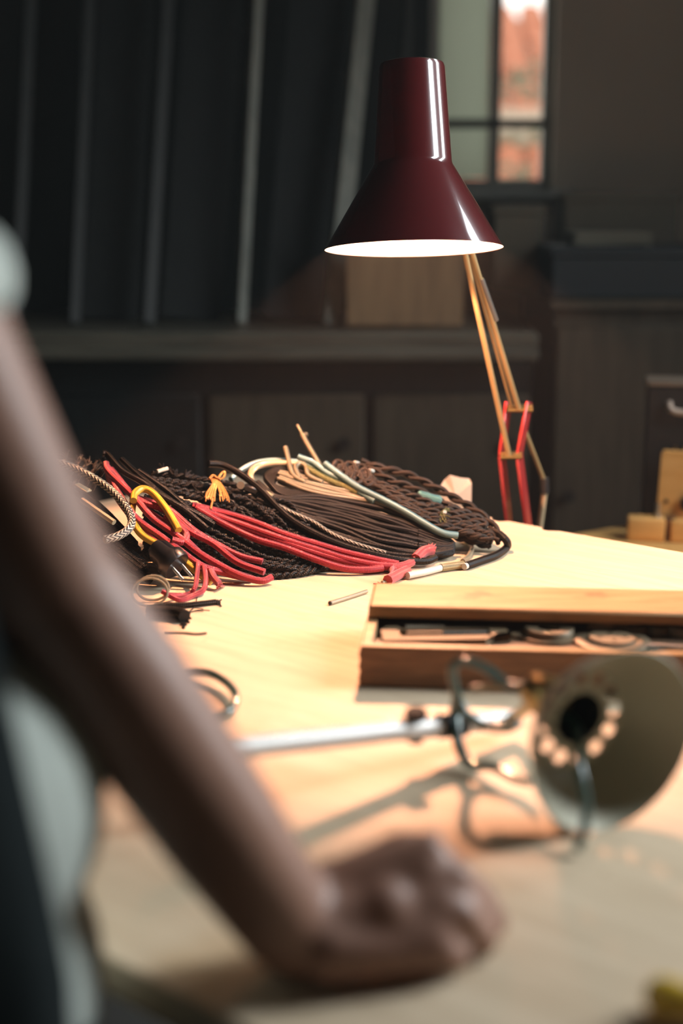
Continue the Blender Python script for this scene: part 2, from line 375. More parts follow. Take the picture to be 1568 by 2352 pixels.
b = B(); box(b, (xm, YG-0.01, (bz0+bz1)/2), (0.032, 0.045, bz1-bz0-0.05), bev=0.004); obj('mullion', b, M['windowpaint'], win)
b = B(); box(b, ((wx0+wx1)/2, YG-0.036, zb), (wx1-wx0-0.05, 0.016, 0.026), bev=0.003); obj('glazing_bar', b, M['bardark'], win)
b = B(); box(b, ((wx0+0.03+xm-0.016)/2, YG+0.005, (bz0+bz1)/2), (xm-wx0-0.048, 0.005, bz1-bz0-0.06)); obj('frosted_pane', b, M['frosted'], win, False)['label'] = 'frosted glass pane'
b = B(); box(b, ((wx1-0.027+xm+0.016)/2, YG+0.005, (bz0+bz1)/2), (wx1-xm-0.045, 0.005, bz1-bz0-0.06)); obj('clear_pane', b, M['glass'], win, False)['label'] = 'clear glass pane'
b = B(); box(b, ((wx0+wx1)/2, YB-0.02, bz0-0.015), (wx1-wx0+0.10, 0.16, 0.03), bev=0.005); struct('trim_1', b, M['windowpaint'])

# outside the window: neighbouring house with a tiled roof, and a tree
ho = thing('neighbour_house', 'house with terracotta tiled roof outside the narrow window', 'house', (1.6, 9.5, 0))
b = B(); box(b, (1.6, 10.6, 0.4), (6.0, 4.0, 3.0)); obj('wall', b, M['facade'], ho, False)
RX0, RX1 = -0.6, 3.6; y0r, z0r, y1r, z1r = 7.9, 1.35, 10.7, 2.68
b = B(); sl = math.atan2(z1r-z0r, y1r-y0r)
box(b, (1.6, (y0r+y1r)/2, (z0r+z1r)/2-0.06), (6.4, math.hypot(y1r-y0r, z1r-z0r), 0.06), Matrix.Rotation(sl, 3, 'X')); obj('roof_deck', b, M['facade'], ho, False)
tb = B()
prof = [(0.095*math.cos(t), 0.05*math.sin(t)) for t in [math.pi*k/5 for k in range(6)]]
vs = []
for yy, sc in ((0, 1.0), (0.36, 0.85)):
    vs.append([tb.verts.new((x*sc, yy, z*sc)) for x, z in prof])
for k in range(5): tb.faces.new((vs[0][k], vs[0][k+1], vs[1][k+1], vs[1][k]))
tb.faces.new(vs[0])
t0 = obj('roof_tile', tb, M['rooftile'], ho)
tme = t0.data
RM = Matrix.Rotation(sl, 4, 'X'); first = True
for r in range(10):
    for c in range(13):
        o = t0 if first else t0.copy()
        if not first: COL.objects.link(o)
        first = False
        o.parent = ho; s = r*0.31
        o.matrix_parent_inverse = Matrix.Translation(-V(ho.location))
        o.matrix_basis = Matrix.Translation((0.35+c*0.20, y0r+s*math.cos(sl)+rng.uniform(-.02, .02), z0r+s*math.sin(sl)+0.01)) @ RM @ Matrix.Rotation(rng.uniform(-.06, .06), 4, 'Z')
tr = thing('garden_tree', 'bare-leaved small tree between the window and tiled roof', 'tree', (1.15, 7.0, 0))
b = B(); tube(b, spline([(1.25, 7.0, 0), (1.2, 7.0, 0.8), (1.22, 6.98, 1.5), (1.05, 7.0, 2.3)]), lambda t: 0.05*(1-0.7*t)); obj('trunk', b, M['bark'], tr)
b = B()
for k in range(1500):
    c = V((rng.gauss(1.00, 0.22), rng.gauss(7.0, 0.15), rng.uniform(1.3, 2.0)))
    if noise.noise(V((c.x*5, 0, c.z*7))) < 0.05: continue
    R = Quaternion((rng.random()-.5, rng.random()-.5, rng.random()-.5), rng.uniform(0, 6)).to_matrix() if True else None
    R = Matrix.Rotation(rng.uniform(0, 6.28), 3, 'Z') @ Matrix.Rotation(rng.uniform(0, 3.14), 3, 'X')
    pts = [(-.03, 0), (0, .012), (.03, 0), (0, -.012)]
    b.faces.new([b.verts.new(c + R @ V((x, y, 0))) for x, y in pts])
lf = obj('foliage', b, M['leaf'], tr, False); lf['kind'] = 'stuff'

# ------------------------------------------------------------------ back of the room: counter, leaning boards, cabinet, shelves
cy = 3.30
ct = thing('wall_counter', 'long dark counter with double wooden front rail along the back wall', 'counter', (-0.6, 3.7, 0))
cz = P(400, 765, cy).z
cx0, cx1 = -2.3, 0.46
b = B(); box(b, ((cx0+cx1)/2, cy+0.33, cz-0.02), (cx1-cx0, 0.62, 0.04), bev=0.006); obj('countertop', b, M['counterwood'], ct)
zr = P(400, 815, cy).z
b = B(); box(b, ((cx0+cx1)/2, cy+0.015, zr), (cx1-cx0, 0.03, 0.028), bev=0.006); obj('front_rail', b, M['counterwood'], ct)
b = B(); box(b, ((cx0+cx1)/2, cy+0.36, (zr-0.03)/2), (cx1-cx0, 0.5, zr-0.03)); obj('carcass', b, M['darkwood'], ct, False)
for k in range(7):
    wd = (cx1-cx0)/7
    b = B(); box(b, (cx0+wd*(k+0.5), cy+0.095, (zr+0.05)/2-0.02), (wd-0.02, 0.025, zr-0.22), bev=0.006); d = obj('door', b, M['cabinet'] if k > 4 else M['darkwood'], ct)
    b = B(); cyl(b, (cx0+wd*(k+0.85), cy+0.085, zr-0.22), (cx0+wd*(k+0.85), cy+0.062, zr-0.22), 0.012, 0.016, 12); obj('knob', b, M['blackmetal'], d)

def plank(label, tx, ty, bx, by_, Y, wd, th, m, yaw=0.3):
    """board standing on the counter and leaning on the wall; given by two measured points of its axis"""
    zt = cz
    p1 = P(bx, by_, Y); p2 = P(tx, ty, Y+0.22)
    d = (p2-p1).normalized(); base = p1 + d*((zt-p1.z)/d.z); top = p1 + d*((2.45-p1.z)/d.z)
    base.z += 0.002
    if top.y > YB-0.03: top.y = YB-0.03
    R = frame(d, z=Matrix.Rotation(yaw, 3, 'Z') @ V((0, 1, 0)))
    bm = B(); box(bm, (base+top)/2, ((top-base).length, wd, th), R, bev=0.002)
    t = obj('timber_plank', bm, m, smooth=False)
    tag(t, label, 'plank', 'timber leaning on the back wall')
plank('pale board edge with daylight painted on, just behind the lamp shade', 838, 0, 795, 420, 3.62, 0.050, 0.02, M['litedge'], 0.5)  # narrow strips stand for board edges, daylight painted into their tone
plank('narrow board edge painted as daylit beside the palest edge', 592, 0, 562, 560, 3.60, 0.026, 0.02, M['litedge'], 0.55)
plank('narrow board edge painted dimly lit in the middle of the leaning timber', 384, 0, 352, 540, 3.60, 0.034, 0.02, M['dimedge'], 0.5)
plank('faint batten second from the leaning timber\'s far end', 205, 0, 180, 540, 3.60, 0.03, 0.02, M['dimedge'], 0.4)
plank('board edge painted faintest lit at the far end of leaning timber', 70, 0, 45, 540, 3.60, 0.03, 0.02, M['dimedge'], 0.4)
plank('wide dark board behind the palest painted-lit edge', 730, 0, 690, 500, 3.70, 0.15, 0.02, M['darkwood'], 0.1)
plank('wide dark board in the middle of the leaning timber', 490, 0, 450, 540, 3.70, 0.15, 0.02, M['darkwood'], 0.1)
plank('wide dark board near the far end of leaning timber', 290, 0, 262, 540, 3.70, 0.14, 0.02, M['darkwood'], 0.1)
plank('thin board edge painted dimly lit between the lamp shade and window', 935, 0, 915, 380, 3.72, 0.03, 0.02, M['dimedge'], 0.5)

M['brownpanel'] = wood('brown_panel_wood', (0.20, 0.12, 0.06), (0.29, 0.18, 0.09), 0.6, 4, (10, 10, 1.2))
pa_, pb_ = P(795, 700, 3.42), P(1062, 700, 3.42); ptz = P(900, 515, 3.42).z
b = B(); box(b, ((pa_.x+pb_.x)/2, 3.42, (cz+ptz)/2+0.003), (pb_.x-pa_.x, 0.02, ptz-cz-0.004), Matrix.Rotation(-0.05, 3, 'X'), bev=0.003)
pnl = obj('glow_catch_panel', b, M['brownpanel']); pnl.location.z = 0.001  # panel added behind the lamp so its light shows as a glow
tag(pnl, 'brown panel added on the wall counter to catch the lamp glow', 'panel')

# cabinet and shelf right of it
kx0, kx1 = 0.50, 1.55; ky = 3.35; kz = P(1300, 690, ky).z
cb = thing('tool_cabinet', 'brown wooden cabinet with plain doors under the window', 'cabinet', ((kx0+kx1)/2, ky+0.3, 0))
b = B(); box(b, ((kx0+kx1)/2, ky+0.32, kz/2-0.01), (kx1-kx0, 0.6, kz-0.02)); obj('carcass', b, M['cabinet'], cb, False)
b = B(); box(b, ((kx0+kx1)/2, ky+0.31, kz-0.01), (kx1-kx0+0.03, 0.64, 0.025), bev=0.004); obj('top', b, M['cabinet'], cb)
for k in range(3):
    wd = (kx1-kx0)/3
    b = B(); box(b, (kx0+wd*(k+0.5), ky+0.008, kz/2-0.01), (wd-0.012, 0.022, kz-0.10), bev=0.005); d = obj('door', b, M['cabinet'], cb)
    b = B(); cyl(b, (kx0+wd*(k+0.12), ky-0.003, 0.7), (kx0+wd*(k+0.12), ky-0.025, 0.7), 0.010, 0.015, 12); obj('knob', b, M['blackmetal'], d)
def crate(name, label, cat, x0p, x1p, y0p, y1p, Y, depth, m, lid=True, z0=None):
    p0 = P(x0p, y1p, Y); p1 = P(x1p, y0p, Y); z0 = p0.z if z0 is None else z0
    c = V(((p0.x+p1.x)/2, Y+depth/2, z0)); t = thing(name, label, cat, c)
    h = p1.z-z0; wd = p1.x-p0.x
    bm = B(); box(bm, c+V((0, 0, h/2-0.008)), (wd, depth, h-0.016), bev=0.004); obj('body', bm, m, t)
    bm = B(); box(bm, c+V((0, 0, h-0.012)), (wd+0.012, depth+0.012, 0.024), bev=0.004); obj('lid', bm, m, t)
    return p1.z
zk = kz+0.0025
zt = crate('storage_crate', 'dark navy lidded crate standing on the brown cabinet', 'crate', 1265, 1640, 568, 690, 3.38, 0.3, M['navy'], z0=zk)
b = B()
p0 = P(1325, 560, 3.42); p1 = P(1500, 532, 3.42)
for k in range(6):
    box(b, ((p0.x+p1.x)/2+rng.uniform(-.006, .006), 3.55+rng.uniform(-.006, .006), zt+0.002+0.005*(k+0.5)), (p1.x-p0.x, 0.22, 0.0046), Matrix.Rotation(rng.uniform(-.03, .03), 3, 'Z'))
tag(obj('paper_stack', b, M['papergrey'], smooth=False), 'low stack of grey paper lying on the navy crate', 'paper')
zt2 = crate('cardboard_box', 'grey-brown cardboard box behind the navy crate below the window', 'box', 1130, 1250, 470, 690, 3.62, 0.22, M['cardboard'], z0=zk)
zt3 = crate('cardboard_box', 'wide grey-brown cardboard box behind the navy crate, far from the window', 'box', 1290, 1560, 440, 690, 3.72, 0.2, M['cardboard'], z0=zk)

# ------------------------------------------------------------------ workbench
e1, e2 = T(280, 2222), T(580, 2352); f1, f2 = T(1140, 1192), T(1568, 1272)
U = ((e2-e1).normalized()*0.35 + (f2-f1).normalized()*0.65); U.z = 0; U.normalize()       # along the long side, towards the right
N = V((-U.y, U.x, 0))                                                                     # from the near edge to the far edge
w_near = e1.dot(N)*0.6+e2.dot(N)*0.4; w_far = (f1.dot(N)+f2.dot(N))/2
u0 = f1.dot(U)-0.58; u1 = f1.dot(U)+1.35
TR = frame(U)
def UW(u, wv, z=TZ): return U*u + N*wv + V((0, 0, z))
wb = thing('workbench', 'large pale plywood workbench holding the cables and toolbox', 'workbench', UW((u0+u1)/2, (w_near+w_far)/2, 0))
n1 = f1.dot(U); wc = w_far
def uof(px, py): return T(px, py).dot(U)
na, nb = uof(1143, 1193), uof(1272, 1216)
poly = [(u0, w_near), (u1, w_near), (u1, wc), (nb+0.012, wc), (nb-0.002, wc-0.010), (nb-0.012, wc-0.010), (nb-0.022, wc+0.004), (na+0.02, wc+0.006), (na+0.01, wc-0.006), (na-0.006, wc-0.004), (na-0.014, wc+0.010), (u0, wc+0.012)]
b = B(); prism(b, poly, 0.028, V((0, 0, TZ-0.028)), TR); obj('tabletop', b, M['tabletop'], wb, False)
for (ua, wa, ub, wbb) in ((u0+.1, w_near+.12, u1-.1, w_near+.12), (u0+.1, w_far-.12, u1-.1, w_far-.12), (u0+.12, w_near+.1, u0+.12, w_far-.1), (u1-.12, w_near+.1, u1-.12, w_far-.1)):
    c = UW((ua+ub)/2, (wa+wbb)/2, TZ-0.028-0.05); L = max(abs(ub-ua), abs(wbb-wa)); lng = abs(ub-ua) > abs(wbb-wa)
    b = B(); box(b, c, (L, 0.025, 0.10) if lng else (0.025, L, 0.10), TR); obj('apron', b, M['tableleg'], wb, False)
for uu in (u0+.12, u1-.12):
    for ww in (w_near+.12, w_far-.12):
        b = B(); box(b, UW(uu, ww, (TZ-0.03)/2), (0.07, 0.07, TZ-0.03), TR, bev=0.006); obj('leg', b, M['tableleg'], wb)

# ------------------------------------------------------------------ second bench and jig at the back right
bz = 0.757
g1 = T(1345, 1228, bz); g2 = T(1500, 1202, bz)
gd = (g2-g1); gd.z = 0; gd.normalize(); gn = V((gd.y, -gd.x, 0)); GR = frame(gd)
def G(a, c, z=0.0): return g1 + gd*a + gn*c + V((0, 0, z))
sb = thing('side_bench', 'low oak side bench beyond the far edge of workbench', 'bench', G(0.6, 0.22)-V((0, 0, bz)))
b = B(); box(b, G(0.36, 0.20, -0.02), (0.76, 0.44, 0.04), GR, bev=0.004); obj('benchtop', b, M['benchwood'], sb)
for a in (0.04, 0.68):
    for c in (0.04, 0.36):
        b = B(); box(b, G(a, c, -0.04)-V((0, 0, (bz-0.04)/2)), (0.05, 0.05, bz-0.04), GR); obj('leg', b, M['benchwood'], sb, False)
Yj = 2.62
j0 = T(1440, 1243, bz); s_ = FPX/ (j0-CAM).dot(FW)
jd = V((0.985, -0.17, 0)).normalized(); jn = V((-jd.y, jd.x, 0)); JR = frame(jd)
def J(a, c, z): return V((j0.x, j0.y, bz)) + jd*a + jn*c + V((0, 0, z))
k_ = 1/s_
jg = thing('clamping_jig', 'orange pine jig with upright board and metal bolt on side bench', 'jig', J(0.08, 0.03, 0))
b = B(); box(b, J(42*k_, 0.022, 26*k_+0.001), (84*k_, 0.044, 52*k_), JR, bev=0.004, seg=2); obj('base_block', b, M['orangewood'], jg)
b = B(); box(b, J(128*k_, 0.022, 24*k_+0.001), (64*k_, 0.044, 48*k_), JR, bev=0.003); obj('base_block', b, M['orangewood'], jg)
b = B(); box(b, J(86*k_, 0.033, 26*k_+0.001), (40*k_, 0.022, 50*k_), JR); obj('spacer', b, M['boxdark'], jg, False)
b = B(); prism(b, [(66*k_, 0), (170*k_, 0), (170*k_, 155*k_), (76*k_, 158*k_), (71*k_, 152*k_), (70*k_, 120*k_)], 0.018, J(0, 0.066, 44*k_), JR @ Matrix.Rotation(math.pi/2, 3, 'X'))
up = obj('upright_board', b, M['orangewood'], jg)
b = B(); cyl(b, J(86*k_, 0.0475, 118*k_*0.72), J(86*k_, 0.046, 118*k_*0.72), 0.004, n=12); obj('hole', b, M['blackmetal'], up, False)
b = B(); box(b, J(132*k_, 0.040, 82*k_), (0.022, 0.016, 0.022), JR, bev=0.003); ball(b, J(132*k_, 0.031, 82*k_), 0.007); cyl(b, J(132*k_, 0.036, 92*k_), J(146*k_, 0.036, 112*k_), 0.004); obj('latch', b, M['blackmetal'], up)
b = B(); cyl(b, J(66*k_, 0.024, 50*k_), J(66*k_, 0.024, 86*k_), 0.0045, n=12); cyl(b, J(66*k_, 0.024, 52*k_), J(66*k_, 0.024, 57*k_), 0.009, n=6); obj('bolt', b, M['steel'], jg)
pc = thing('instrument_case', 'tall black metal case with pale handle behind the pine jig', 'case', J(0.16, 0.16, 0))
hC = P(1500, 882, j0.y+0.12).z-bz
b = B(); box(b, J(0.150, 0.15, hC/2+0.001), (0.24, 0.10, hC-0.002), JR, bev=0.003); body = obj('body', b, M['blackmetal'], pc)
b = B(); box(b, J(0.150, 0.15, hC+0.004), (0.245, 0.106, 0.008), JR, bev=0.002); obj('top_rim', b, mat('rim_metal', (0.35, 0.27, 0.2), 0.4, 0.6), pc)
hz = P(1540, 938, j0.y+0.1).z-bz
b = B(); tube(b, spline([J(0.072, 0.10, hz+0.012), J(0.071, 0.088, hz+0.010), J(0.075, 0.080, hz+0.002), J(0.10, 0.080, hz-0.003), J(0.2, 0.080, hz-0.006), J(0.235, 0.085, hz-0.004), J(0.236, 0.10, hz-0.002)], 5), 0.0065, 10); obj('handle', b, mat('pale_handle', (0.5, 0.38, 0.3), 0.4, 0.3), pc)
for k in range(4):
    b = B(); cyl(b, J(0.088+0.017*k, 0.10, hz-0.075), J(0.088+0.017*k, 0.095, hz-0.075), 0.0035, n=10); obj('rivet', b, M['brass'], body)

# ------------------------------------------------------------------ desk lamp
LY = 1.95
rim = P(950, 572, LY)
tilt = Matrix.Rotation(math.radians(-0.9), 3, 'Y') @ Matrix.Rotation(math.radians(-7.3), 3, 'X')
ax = tilt @ V((0, 0, 1)); ax.normalize()
kk = (rim-CAM).dot(FW)/FPX
R0 = 205*kk; H = 421*kk
r_neck, r_top = 89*kk, 71.5*kk; h_sh = 190*kk; h_top = H-5*kk
prof_out = [(R0, 0), (R0-0.0006, 0.0012), (r_neck+0.0035, h_sh-0.004), (r_neck+0.0008, h_sh), (r_neck, h_sh+0.004), (r_top+0.002, h_top-0.006), (r_top+0.0006, h_top-0.0015), (r_top-0.003, h_top), (0, h_top+0.0008)]
dl = thing('desk_lamp', 'lit maroon enamel desk lamp with jointed arm at the bench edge', 'lamp', P(1190, 1190, 2.26))
def ap(r, h): return rim + ax*h
b = B(); lathe(b, prof_out, rim, ax, 96); shade = obj('lamp_shade', b, M['maroon'], dl, angle=28)
b = B(); lathe(b, [(R0-0.0001, 0.0002), (R0-0.0016, 0.0014), (r_neck-0.002, h_sh), (r_top-0.004, h_top-0.004), (0, h_top-0.004)], rim, ax, 96); obj('inner_lining', b, M['white'], shade)['label'] = 'white enamelled inside'
bc = rim + ax*0.080
b = B(); lathe(b, [(0.016*math.cos(t), 0.016*math.sin(t)) for t in [-math.pi/2+math.pi*k/16 for k in range(15)]]+[(0, 0.016)], bc, ax, 32); obj('light_bulb', b, M['bulb'], dl)
b = B(); cyl(b, bc+ax*0.0162, rim+ax*(h_top-0.006), 0.014, n=24); obj('bulb_socket', b, M['brass'], dl)
# arm
top_j = P(1040, 432, 2.075)
piv_hi = P(1186, 938, 2.235); piv_lo = P(1171, 1045, 2.22)
nk = rim + ax*(h_sh+0.02)
b = B(); cyl(b, nk + (top_j-nk).normalized()*(r_neck-0.001), top_j, 0.008, n=16); ball(b, top_j, 0.014); obj('shade_bracket', b, M['blackmetal'], dl)
a1 = P(1069, 590, 2.09); a2 = P(1086, 590, 2.10)
for q0, q1, rr in ((piv_lo+V((-0.002, 0, 0)), a1, 0.0043), (piv_hi+V((0.003, 0, 0)), a2, 0.0043), (piv_hi+V((-0.0065, 0.004, 0)), a2+V((-0.0035, 0.012, 0)), 0.0026)):
    d = (q1-q0); q2 = q1 + d*0.33
    if rr < 0.003: q2 = q1
    b = B(); cyl(b, q0, q2, rr, n=12); obj('arm_rod', b, M['rodmetal'], dl)
b = B(); p_ = P(1100, 640, 2.098); q_ = P(1134, 736, 2.125); tube(b, [p_.lerp(q_, k/14)+V((0.004, 0, 0)) for k in range(15)], 0.0035, 8); obj('tension_spring', b, M['steel'], dl)
def plate(x_hi, x_lo, x_bt):
    a = P(x_hi, 928, 2.24); c = P(x_lo, 1047, 2.225); e = P(x_bt, 1202, 2.262); e = e + (e-c)*0.10
    bm = B(); wd = 0.012
    for p, q in ((a, c), (c, e)):
        d = (q-p).normalized(); R = frame(d, z=(-0.5, -1, 0.15)); box(bm, (p+q)/2+V((0.001, 0.010, 0)), ((q-p).length+0.004, 0.0048, 0.024), R, bev=0.0012)
    return obj('elbow_plate', bm, M['red_enamel'], dl)
plate(1167, 1152, 1168); plate(1215, 1192, 1212)
for c, x0, x1, y in ((piv_hi, 1164, 1222, 938), (piv_lo, 1148, 1197, 1046)):
    b = B(); cyl(b, P(x0, y, c.y+0.008), P(x1, y, c.y+0.010), 0.0068, n=16); obj('pivot_pin', b, M['brass'], dl)
b = B(); cyl(b, P(1205, 990, 2.255), P(1249, 1105, 2.30), 0.0038, n=12); obj('arm_rod', b, M['rodmetal'], dl)
b = B(); cyl(b, P(1249, 1098, 2.30), P(1250, 1132, 2.30), 0.0085, n=16); obj('rod_joint', b, M['black'], dl)
b = B(); cyl(b, P(1250, 1128, 2.30), P(1236, 1230, 2.31), 0.0055, n=12); obj('arm_rod', b, M['cream'], dl)
cp = UW(uof(1190, 1200), w_far+0.05, 0.835)
b = B(); box(b, cp, (0.10, 0.10, 0.03), TR, bev=0.004); box(b, cp-N*0.03, (0.05, 0.09, 0.024), TR, bev=0.004); obj('bench_clamp', b, M['blackmetal'], dl)
b = B(); c_ = cp-N*0.06; cyl(b, c_+V((0, 0, 0.036)), c_-V((0, 0, 0.09)), 0.006, n=12); cyl(b, c_-V((0, 0, 0.09))-U*0.03, c_-V((0, 0, 0.09))+U*0.03, 0.005, n=10); obj('clamp_screw', b, M['steel'], dl)

# ------------------------------------------------------------------ the heap of cables
def interp(tbl, x):
    if x <= tbl[0][0]: return tbl[0][1]
    for (x0, y0), (x1, y1) in zip(tbl, tbl[1:]):
        if x <= x1: return y0+(y1-y0)*(x-x0)/(x1-x0)
    return tbl[-1][1]
BASE = [(100, 1430), (250, 1405), (400, 1378), (520, 1345), (650, 1335), (780, 1320), (900, 1313), (1040, 1296), (1170, 1285)]
def Hp(px, py, dy=0.0, r=0.004):
    """point of the heap: front base lies on the bench, the heap leans away towards its crest"""
    by_ = interp(BASE, px); y0 = T(px, by_).y
    if py >= by_: p = T(px, py); p.z += r; return p
    p = P(px, py, y0 + (by_-py)*0.00088 + dy)
    p.z = max(p.z, TZ+r); return p
def strand(name, pix, r, m, parent, n=8, per=6, dy=0.0, drop=0.0, taper=False):
    pts = [Hp(x, y, dy, r) for x, y in pix]
    if drop:
        pts = [V((p.x, p.y+drop*0.6, max(TZ+r, p.z-drop))) for p in pts]
    bm = B(); tube(bm, spline(pts, per), (lambda t: r*min(1, 0.4+6*min(t, 1-t))) if taper else r, n); return obj(name, bm, m, parent, angle=80)
def twisted(name, pix, r, m, parent, pitch=0.03, dy=0.0, per=12, drop=0.0, hr=1.0, ns=2):
    pts = [Hp(x, y, dy, r*2) for x, y in pix]
    if drop: pts = [V((p.x, p.y+drop*0.6, max(TZ+2*r, p.z-drop))) for p in pts]
    path = spline(pts, per); ph0 = rng.uniform(0, 6)
    bm = B()
    for s in range(ns):
        L = 0; out = []
        for i, p in enumerate(path):
            if i: L += (p-path[i-1]).length
            t = (path[min(i+1, len(path)-1)]-path[max(0, i-1)]).normalized(); sd = t.cross(V((0, 0, 1))).normalized(); u_ = sd.cross(t)
            a = ph0+2*math.pi*(L/pitch+s/ns); out.append(p + sd*(math.cos(a)*r*hr) + u_*(math.sin(a)*r*hr))
        tube(bm, out, r, 7)
    return obj(name, bm, m, parent, angle=80)
def fan(name, A, Bq, n, r, m, parent, layers=((0, 0),), jit=4, tw=False, pitch=0.03, per=5):
    for li, (dy, drop) in enumerate(layers):
        for i in range(n):
            s = (i+0.5*(li % 2))/max(1, n-1) if n > 1 else 0.5
            s = min(1.0, max(0.0, s+rng.uniform(-.5, .5)/max(1, n-1)))
            pix = [(ax_+(bx-ax_)*s+rng.uniform(-jit, jit), ay+(by_-ay)*s+rng.uniform(-jit, jit)*0.8) for (ax_, ay), (bx, by_) in zip(A, Bq)]
            if tw: twisted(name, pix, r, m, parent, pitch, dy=dy+rng.uniform(0, .004), drop=drop)
            else: strand(name, pix, r, m, parent, dy=dy+rng.uniform(-.002, .003), per=per, drop=drop)
def tip(px, py, parent, r=0.003, d=V((0.4, 0, 1)), L=0.006, name='wire_tip', m=None):
    p = Hp(px, py); bm = B(); cyl(bm, p, p+d.normalized()*L, r, r*0.8, 10); return obj(name, bm, m or M['copper'], parent)
def fray(px, py, dirpx, parent, m, n=9, L=28, r=0.0007, spread=0.8, name='frayed_end', dy=0.0):
    bm = B(); a0 = math.atan2(dirpx[1], dirpx[0])
    for k in range(n):
        a = a0+rng.uniform(-spread, spread); l = L*rng.uniform(.6, 1.1); bend = rng.uniform(-.5, .5)
        q = [(px, py), (px+math.cos(a)*l*.5, py+math.sin(a)*l*.5), (px+math.cos(a+bend)*l, py+math.sin(a+bend)*l)]
        tube(bm, spline([Hp(x, y, dy+rng.uniform(-.003, .003), 0.0015) for x, y in q], 3), r, 5)
    o = obj(name, bm, m, parent); o['kind'] = 'stuff'; return o
def hank(name, label, px, py, cat='cable', group='cables heaped on the workbench'):
    p = T(px, py); return thing(name, label, cat, p, group)

# big black hank on the right of the heap
h1 = hank('cable_hank', 'thick hank of black braided cable under the clear and blue cables', 850, 1290)
A1 = [(590, 1112), (640, 1138), (719, 1140), (798, 1151), (877, 1171), (936, 1193), (995, 1222), (1034, 1246)]
B1 = [(596, 1150), (640, 1172), (705, 1208), (778, 1240), (857, 1268), (936, 1280), (995, 1280), (1032, 1262)]
fan('strand', A1, B1, 14, 0.0045, M['blackbraid'], h1, ((0, 0), (0.010, 0.008), (0.022, 0.018)), 6)
for k in range(5):
    o = 9*k
    strand('strand', [(735, 1088+o*.7), (690, 1072+o*.7), (640, 1076+o*.6), (612+o*.4, 1092+o*.5), (618+o*.5, 1110+o*.6), (660+o*.3, 1128+o*.4), (730, 1140+o*.3)], 0.0045, M['blackbraid'], h1, dy=0.004)
for k in range(4):
    y = 1246+6*k
    strand('strand', [(960, y-26), (1010, y-8), (1034, y-2), (1038, y+5), (1020, y+10), (960, y+6)], 0.0042, M['blackbraid'], h1, dy=-0.004+0.002*k)
# black hank in the middle: thin twisted flex
h2 = hank('cable_hank', 'tangled hank of thin black twisted flex at the middle of heap', 620, 1320)
A2 = [(352, 1092), (420, 1088), (500, 1098), (560, 1118), (620, 1160), (690, 1212), (760, 1262)]
B2 = [(330, 1170), (400, 1228), (470, 1262), (540, 1296), (610, 1318), (690, 1318), (760, 1302)]
fan('strand', A2, B2, 15, 0.0026, M['blackthin'], h2, ((0, 0), (0.012, 0.012)), 8, tw=True, pitch=0.022)
A2b = [(330, 1130), (420, 1180), (520, 1240), (620, 1300)]; B2b = [(330, 1240), (400, 1290), (500, 1325), (600, 1328)]
fan('strand', A2b, B2b, 8, 0.005, M['blackthin'], h2, ((0.03, 0.02),), 5)
for k in range(10):
    x = rng.uniform(390, 620); y = 1078+ (x-390)*0.20 + rng.uniform(0, 90)
    twisted('strand', [(x, y), (x+30, y+rng.uniform(-6, 10)), (x+62, y+rng.uniform(10, 34)), (x+95, y+rng.uniform(30, 70))], 0.0024, M['blackthin'], h2, 0.018, dy=-0.008)
for (x, y, a) in ((372, 1085, -2.2), (400, 1092, -1.4), (425, 1096, -0.6), (440, 1110, 0.4)): fray(x, y, (math.cos(a), math.sin(a)), h2, M['blackthin'], 6, 20, 0.0012, 0.9, dy=-0.006)
bm = B(); cyl(bm, Hp(361, 1083, -0.012), Hp(385, 1076, -0.012), 0.0028, n=10); obj('white_tip', bm, M['tube_white'], h2)
# loops of black braided cable lying over it
h3 = hank('cable_loop', 'three black braided cables running beside the left red coil', 420, 1340)
for pix in ([(236, 1041), (247, 1044), (279, 1080), (327, 1108), (372, 1141), (423, 1171), (477, 1216)], [(279, 1055), (312, 1086), (357, 1123), (401, 1156), (446, 1178), (492, 1206)], [(318, 1082), (379, 1124), (431, 1167), (488, 1200)]):
    strand('strand', pix, 0.0045, M['blackbraid'], h3, dy=-0.012)
h4 = hank('cable_loop', 'single thick black braided cable arching across the heap', 800, 1310)
strand('strand', [(479, 1065), (512, 1068), (556, 1092), (601, 1128), (640, 1169), (679, 1201), (738, 1233), (798, 1257), (857, 1273), (916, 1285), (975, 1289), (1000, 1281)], 0.0052, M['blackbraid'], h4, dy=-0.013, n=10)
strand('strand', [(640, 1163), (680, 1182), (719, 1199), (766, 1229), (821, 1251), (885, 1270)], 0.0036, M['zig'], h4, dy=-0.011)
# brown twisted flex
h5 = hank('cable_hank', 'hank of brown twisted flex crossing the far end of heap', 1040, 1280)
A5 = [(772, 1070), (837, 1096), (897, 1124), (956, 1148), (1011, 1163), (1074, 1186), (1108, 1206)]
B5 = [(800, 1082), (850, 1112), (905, 1150), (960, 1186), (1019, 1212), (1074, 1232), (1130, 1246)]
fan('strand', A5, B5, 7, 0.0030, M['brownbraid'], h5, ((-0.010, 0), (0.006, 0.008)), 6, tw=True, pitch=0.034)
twisted('strand', [(829, 1062), (877, 1075), (936, 1090), (995, 1118), (1047, 1146), (1094, 1174), (1132, 1210), (1151, 1240)], 0.0036, M['brownbraid'], h5, 0.05, dy=0.004)
twisted('strand', [(845, 1072), (890, 1100), (940, 1118), (1000, 1145), (1050, 1175), (1100, 1205), (1145, 1245)], 0.0034, M['brownbraid'], h5, 0.05, dy=0.006)
twisted('strand', [(1030, 1165), (1075, 1182), (1108, 1196), (1112, 1208), (1090, 1212), (1050, 1206)], 0.0038, M['brownbraid'], h5, 0.036, dy=-0.004)
